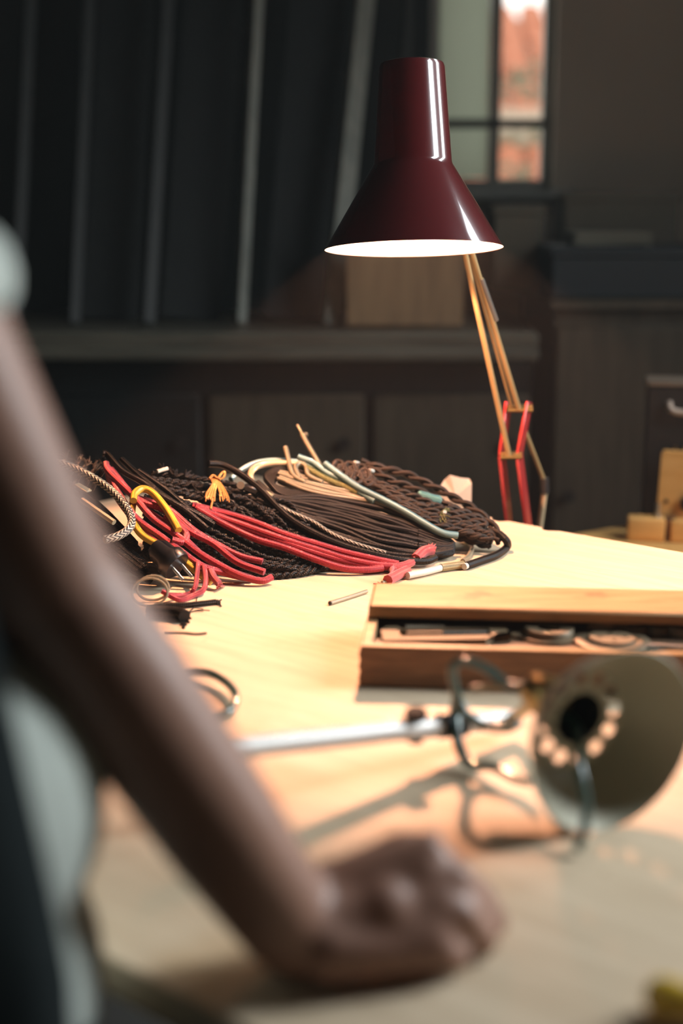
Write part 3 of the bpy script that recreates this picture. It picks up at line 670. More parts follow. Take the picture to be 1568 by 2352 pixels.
for k in range(9):                                     # tied knot at the crest
    x = 775+k*8.5; y = 1068+ (k % 3)*9 + k*1.5
    strand('knot', [(x-14, y+10), (x-4, y-8), (x+10, y-6), (x+13, y+9), (x+2, y+17), (x-9, y+9)], 0.0034, M['brownbraid'], h5, dy=-0.013-0.002*(k % 2))
for x, y in ((822, 1064), (856, 1082)): tip(x, y, h5, 0.003, V((-0.3, -1, 0.3)), 0.018, m=M['tube_white'])
fray(1012, 1178, (0.6, 0.4), h5, M['mossy'], 12, 24, 0.0008, 1.6, name='green_fray', dy=-0.016)
tip(1014, 1178, h5, 0.0035, V((0.2, -1, 0.3)), 0.018, m=M['tube_white'])
bt = hank('cable_end', 'black cable end bent round on bare wood at heap tip', 1120, 1300)
bmx = [Hp(1146, 1226, 0.0), Hp(1163, 1243, 0.0), T(1163, 1266), T(1140, 1284), T(1105, 1297), T(1071, 1309)]
for i, p in enumerate(bmx): p.z = max(TZ+0.0058, p.z)
b = B(); tube(b, spline(bmx, 7), 0.0056, 10); obj('sleeve', b, M['blackbraid'], bt)
p_ = bmx[-1]; d_ = (bmx[-1]-bmx[-2]).normalized(); b = B(); cyl(b, p_, p_+d_*0.006, 0.0046, n=12); obj('core_tip', b, M['tube_white'], bt)
# clear and cream cables
h6 = hank('cable_hank', 'hank of clear golden cable with cut ends standing up', 760, 1312)
A6 = [(642, 1081), (699, 1094), (758, 1110), (798, 1126), (845, 1140), (900, 1158), (960, 1190)]
B6 = [(640, 1100), (691, 1122), (758, 1137), (821, 1149), (877, 1160), (936, 1188), (985, 1212)]
fan('strand', A6, B6, 8, 0.0030, M['clear'], h6, ((-0.006, 0), (0.006, 0.006)), 4)
strand('strand', [(655, 1028), (661, 1052), (672, 1090), (700, 1108)], 0.0042, M['clear'], h6, dy=-0.008)
strand('strand', [(694, 998), (704, 1018), (727, 1057), (740, 1080)], 0.0042, M['clear'], h6, dy=0.0)
strand('strand', [(683, 977), (690, 990), (694, 997), (703, 996), (705, 1000)], 0.0022, M['clear'], h6, dy=0.0)
strand('strand', [(688, 1100), (678, 1075), (688, 1064), (702, 1072), (708, 1092), (740, 1108)], 0.004, M['clear'], h6, dy=-0.009)
h7 = hank('cream_cable', 'cream cable arching at the crest left of clear hank', 610, 1330)
strand('sleeve', [(700, 1068), (655, 1064), (610, 1066), (582, 1077), (575, 1096), (590, 1122), (625, 1142)], 0.0048, M['cream'], h7, dy=-0.004, n=10)
# pale blue cables
def single(name, label, pix, r, m, cat='cable', dy=0.0, n=10, px=None, py=None):
    t = hank(name, label, px or pix[len(pix)//2][0], py or 1310, cat); strand('sleeve', pix, r, m, t, dy=dy, n=n); return t
single('blue_cable', 'pale blue cable curving behind the upright clear ends', [(530, 1102), (546, 1086), (575, 1068), (608, 1059), (656, 1058), (705, 1066), (760, 1090)], 0.0042, M['blue'], dy=0.012)
single('blue_cable', 'shorter pale blue cable whose cut tip points upward', [(685, 1049), (719, 1063), (750, 1086), (778, 1100), (821, 1128), (860, 1152)], 0.0050, M['blue'], dy=-0.010)
single('blue_cable', 'longest pale blue cable running down over the black hank', [(746, 1065), (770, 1084), (821, 1119), (877, 1147), (928, 1174), (976, 1203), (1015, 1224), (1051, 1230)], 0.0052, M['blue'], dy=-0.018)
single('mossy_cable', 'mossy green covered cable beside the clear hank', [(702, 1076), (724, 1088), (750, 1102), (785, 1117), (822, 1134)], 0.0064, M['mossy'], dy=-0.006)
# red coils
h8 = hank('red_coil', 'coil of bright red cable nearest the forearm', 450, 1372)
for pix, dy in (([(243, 1064), (250, 1084), (305, 1138), (349, 1189), (401, 1226), (453, 1267), (508, 1300), (557, 1324), (601, 1334), (624, 1326)], -0.02),
                ([(246, 1072), (270, 1105), (320, 1149), (379, 1172), (434, 1219), (490, 1249), (545, 1291), (607, 1314)], -0.018),
                ([(300, 1140), (340, 1152), (386, 1169), (446, 1219), (508, 1256), (553, 1278), (603, 1290)], -0.008),
                ([(250, 1080), (268, 1126), (312, 1189), (372, 1234), (416, 1267), (464, 1300), (520, 1317), (566, 1328)], -0.012),
                ([(248, 1085), (262, 1130), (300, 1185), (345, 1232), (390, 1268), (440, 1292), (500, 1312)], -0.002),
                ([(255, 1078), (290, 1122), (335, 1170), (390, 1210), (430, 1244), (470, 1280), (530, 1312), (580, 1330)], -0.006),
                ([(380, 1186), (410, 1208), (428, 1228), (420, 1245), (395, 1240)], -0.02)):
    strand('strand', pix, 0.0048, M['redbraid'], h8, dy=dy, n=10)
strand('strand', [(455, 1290), (452, 1322), (447, 1350), (430, 1371), (380, 1367)], 0.0032, M['redbraid'], h8, dy=-0.02)
strand('strand', [(468, 1300), (472, 1330), (466, 1356), (440, 1376), (412, 1384), (372, 1358)], 0.0036, M['redbraid'], h8, dy=-0.02)
strand('strand', [(484, 1312), (492, 1328), (502, 1340)], 0.005, M['pinkbraid'], h8, dy=-0.02)
fray(500, 1338, (0.5, 1), h8, M['pinkbraid'], 10, 18, 0.0009, 0.7, dy=-0.02)
h9 = hank('red_coil', 'long red cable bundle ending in a frayed red knot', 720, 1325)
A9 = [(442, 1162), (508, 1178), (582, 1198), (656, 1226), (738, 1251), (798, 1270), (870, 1288), (915, 1295)]
B9 = [(455, 1170), (522, 1208), (590, 1238), (650, 1258), (720, 1284), (790, 1304), (840, 1309), (880, 1304)]
fan('strand', A9, B9, 4, 0.0050, M['redbraid'], h9, ((-0.016, 0), (0.0, 0.004)), 2)
strand('knot', [(860, 1300), (905, 1302), (935, 1296), (958, 1283), (976, 1268)], 0.0056, M['pinkbraid'], h9, dy=-0.012)
strand('knot', [(955, 1284), (972, 1268), (992, 1262)], 0.0080, M['pinkbraid'], h9, dy=-0.014)
strand('knot', [(872, 1302), (893, 1310), (905, 1322), (898, 1336), (892, 1344)], 0.0056, M['pinkbraid'], h9)
strand('knot', [(890, 1345), (910, 1334), (934, 1322)], 0.0072, M['pinkbraid'], h9)
fray(990, 1258, (0.7, -0.5), h9, M['pinkbraid'], 12, 12, 0.0008, 1.3, dy=-0.016)
fray(892, 1345, (-0.8, 0.3), h9, M['pinkbraid'], 10, 34, 0.0006, 0.5)
tip(987, 1264, h9, 0.0042, V((0.2, -1, 0.25)), 0.010, m=M['goldbraid']); tip(888, 1343, h9, 0.0035, V((-0.8, -0.6, 0.0)), 0.008, m=M['cream'])
# yellow cable, zigzag cable, tags and small parts
h10 = hank('yellow_cable', 'yellow cable looping over the left red coil', 400, 1375)
strand('sleeve', [(306, 1150), (309, 1134), (327, 1123), (349, 1131), (375, 1160), (394, 1189), (410, 1218)], 0.0052, M['yellow'], h10, dy=-0.032, n=10)
strand('sleeve', [(306, 1150), (303, 1175), (310, 1205), (330, 1232), (372, 1256), (416, 1284), (453, 1314), (485, 1338)], 0.0052, M['yellow'], h10, dy=-0.006, n=10)
single('zigzag_cable', 'black and white zigzag patterned cable close to the arm', [(120, 1062), (150, 1067), (194, 1086), (246, 1119), (283, 1156), (301, 1189), (298, 1212), (272, 1231), (240, 1240)], 0.0056, M['zig'], dy=-0.02)
h11 = hank('dark_cable_end', 'dark unravelled cable ends at heap crest beside the arm', 200, 1400)
for (x, y, a) in ((150, 1058, -1.8), (175, 1066, -1.3), (195, 1072, -1.0), (215, 1082, -0.9), (238, 1078, -1.5)):
    strand('strand', [(x-30, y+50), (x-14, y+22), (x, y)], 0.0036, M['brownbraid'], h11, dy=0.0); fray(x, y, (math.cos(a), math.sin(a)), h11, M['brownbraid'], 8, 26, 0.0012, 0.7)
for k in range(7):
    strand('strand', [(110+6*k, 1090+14*k), (170+8*k, 1120+20*k), (240+8*k, 1175+20*k), (310+6*k, 1250+14*k)], 0.0055, M['blackthin'], h11, dy=0.03)
rb = hank('cream_ribbon', 'flat cream ribbon end lying beside the zigzag cable', 210, 1410, 'ribbon')
b = B(); q = [Hp(x, y, -0.03) for x, y in ((176, 1113), (203, 1128), (197, 1140), (262, 1200), (256, 1206), (188, 1148))]
tube(b, spline([q[5], q[3]], 6), 0.004, 8); box(b, (q[0]+q[1])/2, (0.024, 0.012, 0.003), frame(q[1]-q[0]), bev=0.001); obj('strip', b, M['cream'], rb)
tg = hank('paper_tag', 'white crumpled paper tag standing behind the brown flex', 1050, 1260, 'tag')
b = B(); yT = T(1046, 1205).y+0.03
pts = [(1008, 1180), (1010, 1118), (1020, 1102), (1033, 1091), (1056, 1097), (1077, 1099), (1083, 1110), (1081, 1190)]
ctr = b.verts.new(P(1046, 1140, yT-0.006)); vs = [b.verts.new(P(x, y, yT+(0.004 if i in (2, 5) else 0.0))) for i, (x, y) in enumerate(pts)]
for v in vs: v.co.z = max(v.co.z, TZ+0.001)
for i in range(len(vs)): b.faces.new((ctr, vs[i], vs[(i+1) % len(vs)]))
r_ = bmesh.ops.solidify(b, geom=b.faces[:], thickness=0.0012); obj('sheet', b, M['paper'], tg, angle=15)
tp = hank('terminal_cover', 'small teal plastic cap resting between brown flex and tag', 985, 1290, 'cap')
b = B(); cT = Hp(985, 1147, 0.008); box(b, cT, (0.038, 0.02, 0.018), Matrix.Rotation(0.25, 3, 'Y'), bev=0.005, seg=2); box(b, cT+V((-0.022, -0.004, -0.004)), (0.02, 0.014, 0.008), Matrix.Rotation(0.3, 3, 'Y'), bev=0.002); obj('shell', b, M['teal'], tp)
ts = hank('thread_tassel', 'frayed orange thread tassel tied on the black flex', 500, 1350, 'tassel')
b = B()
for k in range(34):
    a = rng.uniform(-9, 9); x = 498+a*0.5
    tube(b, spline([Hp(x-6+a*.3, 1096+abs(a)*.6, -0.020), Hp(x+a*.8, 1112, -0.026), Hp(495+a*2.4+8*(a > 0), 1132+rng.uniform(-6, 8), -0.024), Hp(493+a*2.6+12*(a > 0), 1146+rng.uniform(-14, 8), -0.022)], 4), 0.0009, 5)
o = obj('threads', b, M['tassel'], ts); o['kind'] = 'stuff'
strand('tie', [(480, 1100), (490, 1092), (500, 1098), (508, 1088), (516, 1084), (514, 1096), (503, 1102)], 0.0018, M['tassel'], ts, dy=-0.026)
strand('tie', [(490, 1146), (486, 1158), (484, 1170)], 0.0016, M['tassel'], ts, dy=-0.02)
sc = hank('screw_terminal', 'tiny screw terminal with pale round head on the black flex', 556, 1330, 'terminal')
p_ = Hp(553, 1116, -0.018); b = B(); cyl(b, p_, p_+V((0, -0.006, 0.002)), 0.0055, n=16); obj('screw_head', b, M['copper'], sc)
b = B(); box(b, p_+V((0.014, 0.004, -0.006)), (0.022, 0.01, 0.010), Matrix.Rotation(0.4, 3, 'Y'), bev=0.002); obj('terminal_block', b, M['black'], sc)
# cable tip pieces on the bare wood
wt = hank('sleeved_wire', 'white wire with gold braid sleeve lying before the heap', 1000, 1318)
pp = [T(936, 1332), T(975, 1324), T(1012, 1314), T(1045, 1309), T(1064, 1307)]
for p in pp: p.z = TZ+0.006
b = B(); tube(b, spline(pp[:3], 6), 0.0050, 10); obj('white_sleeve', b, M['tube_white'], wt)
b = B(); tube(b, spline(pp[2:], 6), 0.0058, 10); obj('braid_sleeve', b, M['goldbraid'], wt)
cc = hank('clear_cable', 'thin clear cable curling on the wood under the brown flex', 1080, 1270)
b = B(); q = [T(1052, 1236), T(1075, 1250), T(1083, 1266), T(1076, 1284), T(1062, 1296)]
for p in q: p.z = TZ+0.004
tube(b, spline(q, 6), 0.0038, 8); obj('sleeve', b, M['clear'], cc)
tl = hank('wire_offcut', 'thin cream wire offcut lying against the toolbox lid', 800, 1376)
b = B(); q = [T(759, 1390), T(800, 1377), T(842, 1363)]
for p in q: p.z = TZ+0.003
tube(b, spline(q, 5), 0.0026, 8); obj('sleeve', b, M['cream'], tl)
b = B(); cyl(b, q[0], q[0]+(q[0]-q[1]).normalized()*0.002, 0.0028, n=8); obj('dark_tip', b, M['brownbraid'], tl)
le = hank('wire_offcut', 'short black wire offcut with split frayed tip near red coil', 440, 1396)
b = B(); q = [T(340, 1402), T(379, 1398), T(430, 1396), T(462, 1393), T(496, 1389)]
for p in q: p.z = TZ+0.004
tube(b, spline(q, 5), 0.0034, 8); obj('sleeve', b, M['blackthin'], le); fray(494, 1389, (1, -0.1), le, M['blackthin'], 8, 16, 0.0009, 0.7)
cl = hank('frayed_clump', 'small clump of frayed black cable ends beside forearm', 410, 1425)
b = B(); q = [T(340, 1418), T(380, 1420), T(412, 1424), T(424, 1430)]
for p in q: p.z = TZ+0.008
tube(b, spline(q, 5), 0.0078, 10); obj('sleeve', b, M['blackthin'], cl); fray(420, 1424, (1, 0.2), cl, M['blackthin'], 26, 20, 0.0013, 1.4); fray(430, 1412, (0.9, -0.5), cl, M['brownbraid'], 4, 50, 0.0006, 0.5)
st = hank('loose_thread', 'thin loose brown thread lying near the forearm', 430, 1458, 'thread')
b = B(); q = [T(380, 1455), T(420, 1456), T(450, 1459), T(474, 1457)]
for p in q: p.z = TZ+0.0015
tube(b, spline(q, 5), 0.0012, 6); obj('fibre', b, M['brownbraid'], st)
# black mains plug
pg = hank('mains_plug', 'black mains plug with two pins under the red coil', 400, 1350, 'plug')
pa = T(408, 1352); pa.z = TZ+0.030
bx_ = V((-0.50, 0.30, 0.35)).normalized()
b = B(); lathe(b, [(0, 0), (0.020, 0.0), (0.0215, 0.003), (0.0215, 0.014), (0.017, 0.020), (0.0165, 0.034), (0.011, 0.043), (0, 0.044)], pa, bx_, 28); obj('body', b, M['black'], pg)
sd = bx_.cross(V((0, 0, 1))).normalized()
for s in (-1, 1):
    b = B(); q0 = pa+sd*0.0095*s; cyl(b, q0, q0-bx_*0.019+V((0, 0, -0.004)), 0.0024, n=10); obj('pin', b, M['steel'], pg)
rg = hank('clear_ring', 'clear plastic rings beside the black plug and forearm', 345, 1392, 'ring')
for k, (x, y, r) in enumerate(((352, 1360, 0.020), (345, 1372, 0.022))):
    c = T(x, y+20); c.z = TZ+0.0025+r*0.72; pts = [c + V((r*math.cos(t), 0.3*r*math.sin(t), r*0.72*math.sin(t))) for t in [2*math.pi*i/32 for i in range(32)]]
    b = B(); tube(b, pts, 0.0016, 8, closed=True); obj('ring', b, M['clear'], rg)
rc = thing('green_cable_loop', 'loop of dark green cable on the wood behind the forearm', 'cable', T(500, 1625))
q = [T(360, 1600), T(420, 1560), T(475, 1566), T(520, 1590), T(542, 1622), T(528, 1646), T(490, 1656), T(440, 1668)]
for i, p in enumerate(q): p.z = TZ+0.0045+(0.006 if 1 < i < 5 else 0.002 if i < 6 else 0)
b = B(); tube(b, spline(q, 7), 0.0042, 10); obj('sleeve', b, M['greencable'], rc)

# ------------------------------------------------------------------ wooden toolbox
o0 = T(826, 1577); hb = 0.0
r = ray(826, 1486); zb_ = CAM.z + r.z*(o0.y/r.y)
o1 = T(1568, 1506, zb_); oz = T(826, 1486, zb_)
bd = (o1-oz); bd.z = 0; bd.normalize(); bn = V((-bd.y, bd.x, 0)); BR = frame(bd); hb = zb_-TZ; O = V((o0.x, o0.y, TZ))
DB = 0.185; LB = 0.56; wt_ = 0.012
def K(a, c, z): return O + bd*a + bn*c + V((0, 0, z))
tbx = thing('toolbox', 'flat wooden toolbox with slid-back lid on the workbench', 'box', K(LB/2, DB/2, 0))
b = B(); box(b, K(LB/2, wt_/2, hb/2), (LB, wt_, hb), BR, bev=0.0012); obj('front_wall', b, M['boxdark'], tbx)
b = B(); box(b, K(LB/2, DB-wt_/2, hb/2), (LB, wt_, hb), BR, bev=0.0012); obj('back_wall', b, M['boxwood'], tbx)
for a in (wt_/2, LB-wt_/2):
    b = B(); box(b, K(a, DB/2, hb/2), (wt_, DB-2*wt_, hb), BR, bev=0.0012); obj('end_wall', b, M['boxwood'], tbx)
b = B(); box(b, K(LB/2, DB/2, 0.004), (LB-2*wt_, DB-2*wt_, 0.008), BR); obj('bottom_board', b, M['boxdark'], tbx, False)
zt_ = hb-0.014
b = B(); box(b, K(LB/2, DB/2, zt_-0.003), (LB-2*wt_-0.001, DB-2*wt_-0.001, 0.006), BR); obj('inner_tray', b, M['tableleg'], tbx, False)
for k in range(3):
    b = B(); box(b, K(-0.0003, wt_/2, hb*(0.2+0.3*k)), (0.0016, wt_*0.9, hb*0.14), BR); obj('dovetail', b, M['tableleg'], tbx, False)
# light strip along the rim of the front wall
b = B(); box(b, K(LB/2, wt_/2, hb+0.0006), (LB-0.001, wt_-0.001, 0.0012), BR); obj('rim_strip', b, M['boxwood'], tbx, False)
zl = hb+0.0014
lf_ = T(856, 1396, TZ+zl+0.012); lc = (lf_-O).dot(bn)
b = B(); q = []; ld = 0.098
box(b, K(LB/2+0.012, lc+ld/2, zl+0.007), (LB+0.02, ld, 0.014), BR, bev=0.003); obj('lid', b, M['boxwood'], tbx)
# tools in the tray
TT = TZ+zt_
def inbox(px, py, z=0.0): return T(px, py, TT+z)
def flat(px, py, z=0.0):
    return inbox(px, py, z)
GT = 'steel tools inside the toolbox'
ds = thing('die_stock', 'long flat steel die stock at the near end of toolbox', 'tool', flat(1015, 1458), GT)
ca, cb_ = inbox(876, 1462, 0.004), inbox(1166, 1458, 0.004); L = (cb_-ca).length; c0 = (ca+cb_)/2; c0.z = TT
DR = frame(cb_-ca)
w2 = 0.026; slot = 0.012
pl = [(-L/2, -w2), (L*0.30, -w2), (L*0.42, -w2*0.2), (L/2, -w2*0.2), (L/2, w2), (L*0.38, w2), (L*0.36, w2*0.55), (-L*0.34, w2*0.55), (-L*0.36, w2), (-L*0.42, w2), (-L/2, w2*0.2)]
b = B(); prism(b, [(-L/2, -w2), (L*0.30, -w2), (L*0.42, -0.004), (L*0.5, -0.002), (L*0.5, 0.0), (-L*0.5, 0.0)][:4]+[(L*0.5, -slot), (-L*0.5, -slot)], 0.008, c0, DR); 
prism(b, [(-L/2, slot), (L/2, slot), (L/2, w2), (L*0.38, w2), (L*0.35, w2*0.62), (-L*0.33, w2*0.62), (-L*0.36, w2), (-L*0.44, w2), (-L/2, w2*0.5)], 0.008, c0, DR)
prism(b, [(-L/2, -slot), (-L*0.36, -slot), (-L*0.36, slot), (-L/2, slot)], 0.008, c0, DR); prism(b, [(L*0.36, -slot), (L/2, -slot), (L/2, slot), (L*0.36, slot)], 0.008, c0, DR)
obj('frame_bar', b, M['toolpale'], ds, False)
def threaded(bm, p, q, r, step=0.0014):
    d = q-p; n = int(d.length/step); ax_ = d.normalized()
    lathe(bm, [(0, 0)]+[(r*(1.0 if k % 2 else 0.8), d.length*k/n) for k in range(n+1)]+[(0, d.length)], p, ax_, 14)
b = B(); m0 = c0+V((0, 0, 0.006)); dx = DR @ V((1, 0, 0)); dy_ = DR @ V((0, 1, 0)); threaded(b, m0-dx*L*0.02, m0+dx*L*0.34, 0.0042); obj('threaded_rod', b, M['thread_dark'], ds)
b = B(); cyl(b, m0-dx*L*0.30, m0-dx*L*0.02, 0.0036, n=12); obj('guide_pin', b, M['toolpale'], ds)
b = B(); threaded(b, m0-dx*L*0.30+dy_*w2*0.85, m0+dx*L*0.02+dy_*w2*0.85, 0.0046); obj('adjusting_screw', b, M['toolsteel'], ds)
def ringtool(name, label, px, py, r, rin, h, m=None):
    c = inbox(px, py); c.z = TT; t = thing(name, label, 'tool', c, GT)
    b = B(); lathe(b, [(r*0.93, 0), (r, h*0.1), (r, h*0.85), (r*0.95, h), (rin*1.12, h), (rin, h*0.9), (rin, h*0.1), (rin*1.05, 0)], c, (0, 0, 1), 48, closed=True); obj('ring_body', b, m or M['toolpale'], t); return c, t
c, t = ringtool('threading_die', 'round steel die ring with a large dark bore in toolbox', 1260, 1462, 0.0270, 0.0118, 0.011, M['toolsteel'])
b = B(); lathe(b, [(0.0335, 0), (0.0335, 0.0035), (0.0275, 0.0035), (0.0275, 0)], c, (0, 0, 1), 48, closed=True); obj('flange', b, M['toolpale'], t)
b = B(); box(b, c+dx*0.036+V((0, 0, 0.002)), (0.012, 0.012, 0.004), DR, bev=0.001); box(b, c-dx*0.036+V((0, 0, 0.002)), (0.012, 0.012, 0.004), DR, bev=0.001); obj('lug', b, M['toolpale'], t)
def splitdie(label, px, py, r, h, ang=0.0, z=0.0):
    c = inbox(px, py); c.z = TT+z; t = thing('split_die', label, 'tool', c, GT)
    poly = []
    def arc(cx, cy_, rr, a0, a1, n):
        return [(cx+rr*math.cos(a0+(a1-a0)*k/n), cy_+rr*math.sin(a0+(a1-a0)*k/n)) for k in range(n+1)]
    g = 0.28
    poly = arc(0, 0, r, math.pi/2+g, math.pi*2.5-g, 40)
    inner = []
    for k, a in enumerate((0.35, -0.7, -2.4, -3.5)):
        inner += arc(0.38*r*math.cos(a), 0.38*r*math.sin(a), r*0.24, a+2.2, a-2.2, 8) if False else []
    inner = arc(0, 0, r*0.46, math.pi*2.5-0.5, math.pi/2+0.5, 28)
    inner = [(x*(1+0.28*math.cos(5*math.atan2(y, x))), y*(1+0.28*math.cos(5*math.atan2(y, x)))) for x, y in inner]
    b = B(); R = frame((math.cos(ang), math.sin(ang), 0)); prism(b, poly+inner, h, c, R); obj('die_body', b, M['toolpale'], t, False)
    b = B(); q = c + R @ V((0, -r*0.78, h)); cyl(b, q, q+V((0, 0, 0.0008)), 0.0016, n=10); obj('dimple', b, M['thread_dark'], t); return c
splitdie('thick split die standing behind the big die ring', 1385, 1446, 0.0190, 0.015, 0.1)
splitdie('small split die left of its twin behind holed disc', 1460, 1452, 0.0125, 0.008, -0.9)
splitdie('small split die right of its twin behind holed disc', 1512, 1452, 0.0125, 0.008, 0.9)
# flat disc with four square holes
c = inbox(1405, 1478); c.z = TT; dt = thing('holed_disc', 'flat steel disc with four small holes at toolbox front', 'tool', c, GT)
b = B(); ring_with_holes(b, c+V((0, 0, 0.0045)), (0, 0, 1), 0.004, 0.0245, 0.0135, 4, 0.003, 0.003); lathe(b, [(0, 0.0045), (0.004, 0.0045), (0.004, 0.0075), (0, 0.0075)], c, (0, 0, 1), 16)
lathe(b, [(0.0245, 0.0045), (0.0245, 0.0078), (0.0238, 0.0078)], c, (0, 0, 1), 48); obj('disc_face', b, M['toolpale'], dt)
b = B(); lathe(b, [(0.0405, 0), (0.0405, 0.004), (0.039, 0.005), (0.026, 0.005), (0.0245, 0.004), (0.0245, 0)], c, (0, 0, 1), 64, closed=True); obj('rim_ring', b, M['toolsteel'], dt)
cg = inbox(1322, 1452); cg.z = TT; gt = thing('gauge_block', 'small tan steel block between the die ring and split dies', 'tool', inbox(1432, 1452), GT)
b = B(); c = inbox(1432, 1450); c.z = TT+0.006; box(b, c, (0.026, 0.014, 0.012), DR, bev=0.001); obj('block', b, M['toolpale'], gt)
c, t = ringtool('threading_die', 'round steel die ring cut by frame edge beside small split dies', 1575, 1456, 0.0210, 0.009, 0.010, M['toolpale'])
tp_ = thing('tap_bit', 'dark slender steel tap lying at the toolbox front', 'tool', inbox(1510, 1485), GT)
b = B(); p, q = inbox(1488, 1484, 0.0040), inbox(1568, 1490, 0.0040); threaded(b, p, q, 0.0038); cyl(b, q, q+(q-p).normalized()*0.02, 0.0032, n=10); obj('tap_body', b, M['thread_dark'], tp_)

# ------------------------------------------------------------------ dismantled olive lamp lying on the bench
a_ = V((0.45, -0.89, -0.075)).normalized()
RR = 0.0775
rc_ = P(1412, 1722, 1.062); rc_.z = TZ+RR*math.sqrt(1-a_.z**2)+0.0005
od = thing('dismantled_lamp', 'dismantled olive metal lamp head with steel rod lying on bench', 'lamp', V((rc_.x, rc_.y, TZ)))
DS = 0.048; r_face = 0.0440
fo = rc_ - a_*DS
b = B(); lathe(b, [(r_face, 0), (RR*0.80, DS*0.46), (RR-0.0005, DS-0.001), (RR, DS), (RR+0.0008, DS-0.0006), (RR*0.80+0.0016, DS*0.46-0.0006), (r_face+0.001, -0.0012)], fo, a_, 96); sh = obj('shade_cone', b, M['oliveshade'], od)
b = B(); ring_with_holes(b, fo-a_*0.0011, a_, 0.0225, 0.0446, 0.0352, 12, 0.0060, 0.0011); obj('vent_plate', b, M['oliveshade'], od, False)
b = B(); lathe(b, [(0.0226, 0.0006), (0.0236, -0.002), (0.0236, -0.026), (0.017, -0.034), (0.0165, -0.0335), (0.0222, -0.0255), (0.0222, 0.0006)], fo, a_, 48); obj('neck', b, M['blackmetal'], od)
nb_ = fo - a_*0.034
b = B(); lathe(b, [(0, 0), (0.017, 0), (0.0185, -0.002), (0.0185, -0.014), (0.0155, -0.016), (0.0155, -0.030), (0.010, -0.034), (0, -0.034)], nb_, a_, 40); obj('brass_socket', b, M['brass'], od)
# rod
re = P(1182, 1650, 1.272); rm = P(560, 1717, 1.095)       # the rod rises towards its free end
ra = re + (rm-re)*1.12
b = B(); cyl(b, ra, re, 0.0088, n=24); obj('steel_rod', b, M['rodsteel'], od)
def on_rod(px):
    best = min((ra.lerp(re, k/400) for k in range(401)), key=lambda p: abs(784+FPX*(p-CAM).x/(p-CAM).dot(FW)-px)); return best
rdv = (re-ra).normalized()
q0 = on_rod(925); q1 = on_rod(1000); b = B(); cyl(b, q0, q1, 0.0098, n=24); obj('rod_sleeve', b, M['rodsteel'], od)
q2 = on_rod(1008); q3 = on_rod(1062); b = B(); cyl(b, q2, q3, 0.0112, n=20); obj('clamp_collar', b, M['blackmatte'], od)
b = B(); q = on_rod(955); cyl(b, q+V((0, 0, 0.006)), q+V((0, 0, 0.013)), 0.004, n=12); lathe(b, [(0, 0.012), (0.009, 0.012), (0.0105, 0.015), (0.0095, 0.019), (0, 0.0205)], q, (0, -0.2, 1), 20); cyl(b, q-V((0, 0, 0.007)), q-V((0, 0, 0.012)), 0.007, n=12); obj('thumb_screw', b, M['blackmatte'], od)
b = B(); cyl(b, re-rdv*0.004, nb_-a_*0.016, 0.0055, n=16); obj('yoke_pin', b, M['brass'], od)
# green flex loops
q = [nb_-a_*0.033, P(1165, 1572, 1.185), P(1120, 1538, 1.20), P(1070, 1518, 1.21), P(1040, 1532, 1.215), P(1042, 1570, 1.215), P(1056, 1615, 1.215), P(1078, 1648, 1.21), P(1115, 1668, 1.20), P(1165, 1672, 1.19), P(1190, 1660, 1.18)]
b = B(); tube(b, spline(q, 7), 0.0044, 12); obj('flex_cord', b, M['greencable'], od)['label'] = 'dark green flex arching above the rod'
q = [P(1052, 1600, 1.228), P(1045, 1650, 1.225), P(1052, 1705, 1.20), P(1072, 1750, 1.188), P(1100, 1760, 1.180)]
for p in q: p.z = max(p.z, TZ+0.0062)
b = B(); tube(b, spline(q, 6), lambda t: 0.0062-0.0015*t, 12); obj('yoke_arm', b, M['greencable'], od)
q = [P(1096, 1758, 1.18), P(1135, 1762, 1.165), P(1180, 1785, 1.14), P(1215, 1795, 1.125)]
for p in q: p.z = max(p.z, TZ+0.005)
b = B(); tube(b, spline(q, 6), 0.0044, 10); obj('yoke_arm', b, M['greencable'], od)
b = B(); cyl(b, P(1080, 1582, 1.19), P(1245, 1574, 1.19), 0.0030, n=12); obj('link_rod', b, M['cream'], od)
q = [fo-a_*0.02+V((-0.004, 0, -0.002)), fo+a_*0.004+V((-0.004, 0, -0.008)), P(1330, 1760, 1.055), P(1345, 1840, 1.04), P(1342, 1900, 1.03), P(1325, 1945, 1.02)]
q[-1].z = TZ+0.005; q[-2].z = max(q[-2].z, TZ+0.008)
b = B(); tube(b, spline(q, 7), 0.0038, 12); obj('supply_cord', b, M['greencable'], od)['label'] = 'dark green cord hanging from the neck'

# ------------------------------------------------------------------ screwdriver in the near corner
sp = T(1528, 2335); sp.z = TZ+0.013
sdv = V((0.86, -0.5, 0)).normalized()
sdr = thing('screwdriver', 'screwdriver with yellow plastic handle at near bench corner', 'screwdriver', V((sp.x, sp.y, TZ)))
b = B(); lathe(b, [(0, -0.014), (0.008, -0.012), (0.0125, -0.005), (0.0128, 0.004), (0.0108, 0.012), (0.0125, 0.022), (0.0125, 0.07), (0.009, 0.085), (0, 0.086)], sp, sdv, 24); obj('handle', b, M['yellowplastic'], sdr)
b = B(); cyl(b, sp+sdv*0.084, sp+sdv*0.19, 0.0034, n=12); box(b, sp+sdv*0.193, (0.008, 0.006, 0.0012), frame(sdv)); obj('shaft', b, M['steel'], sdr)

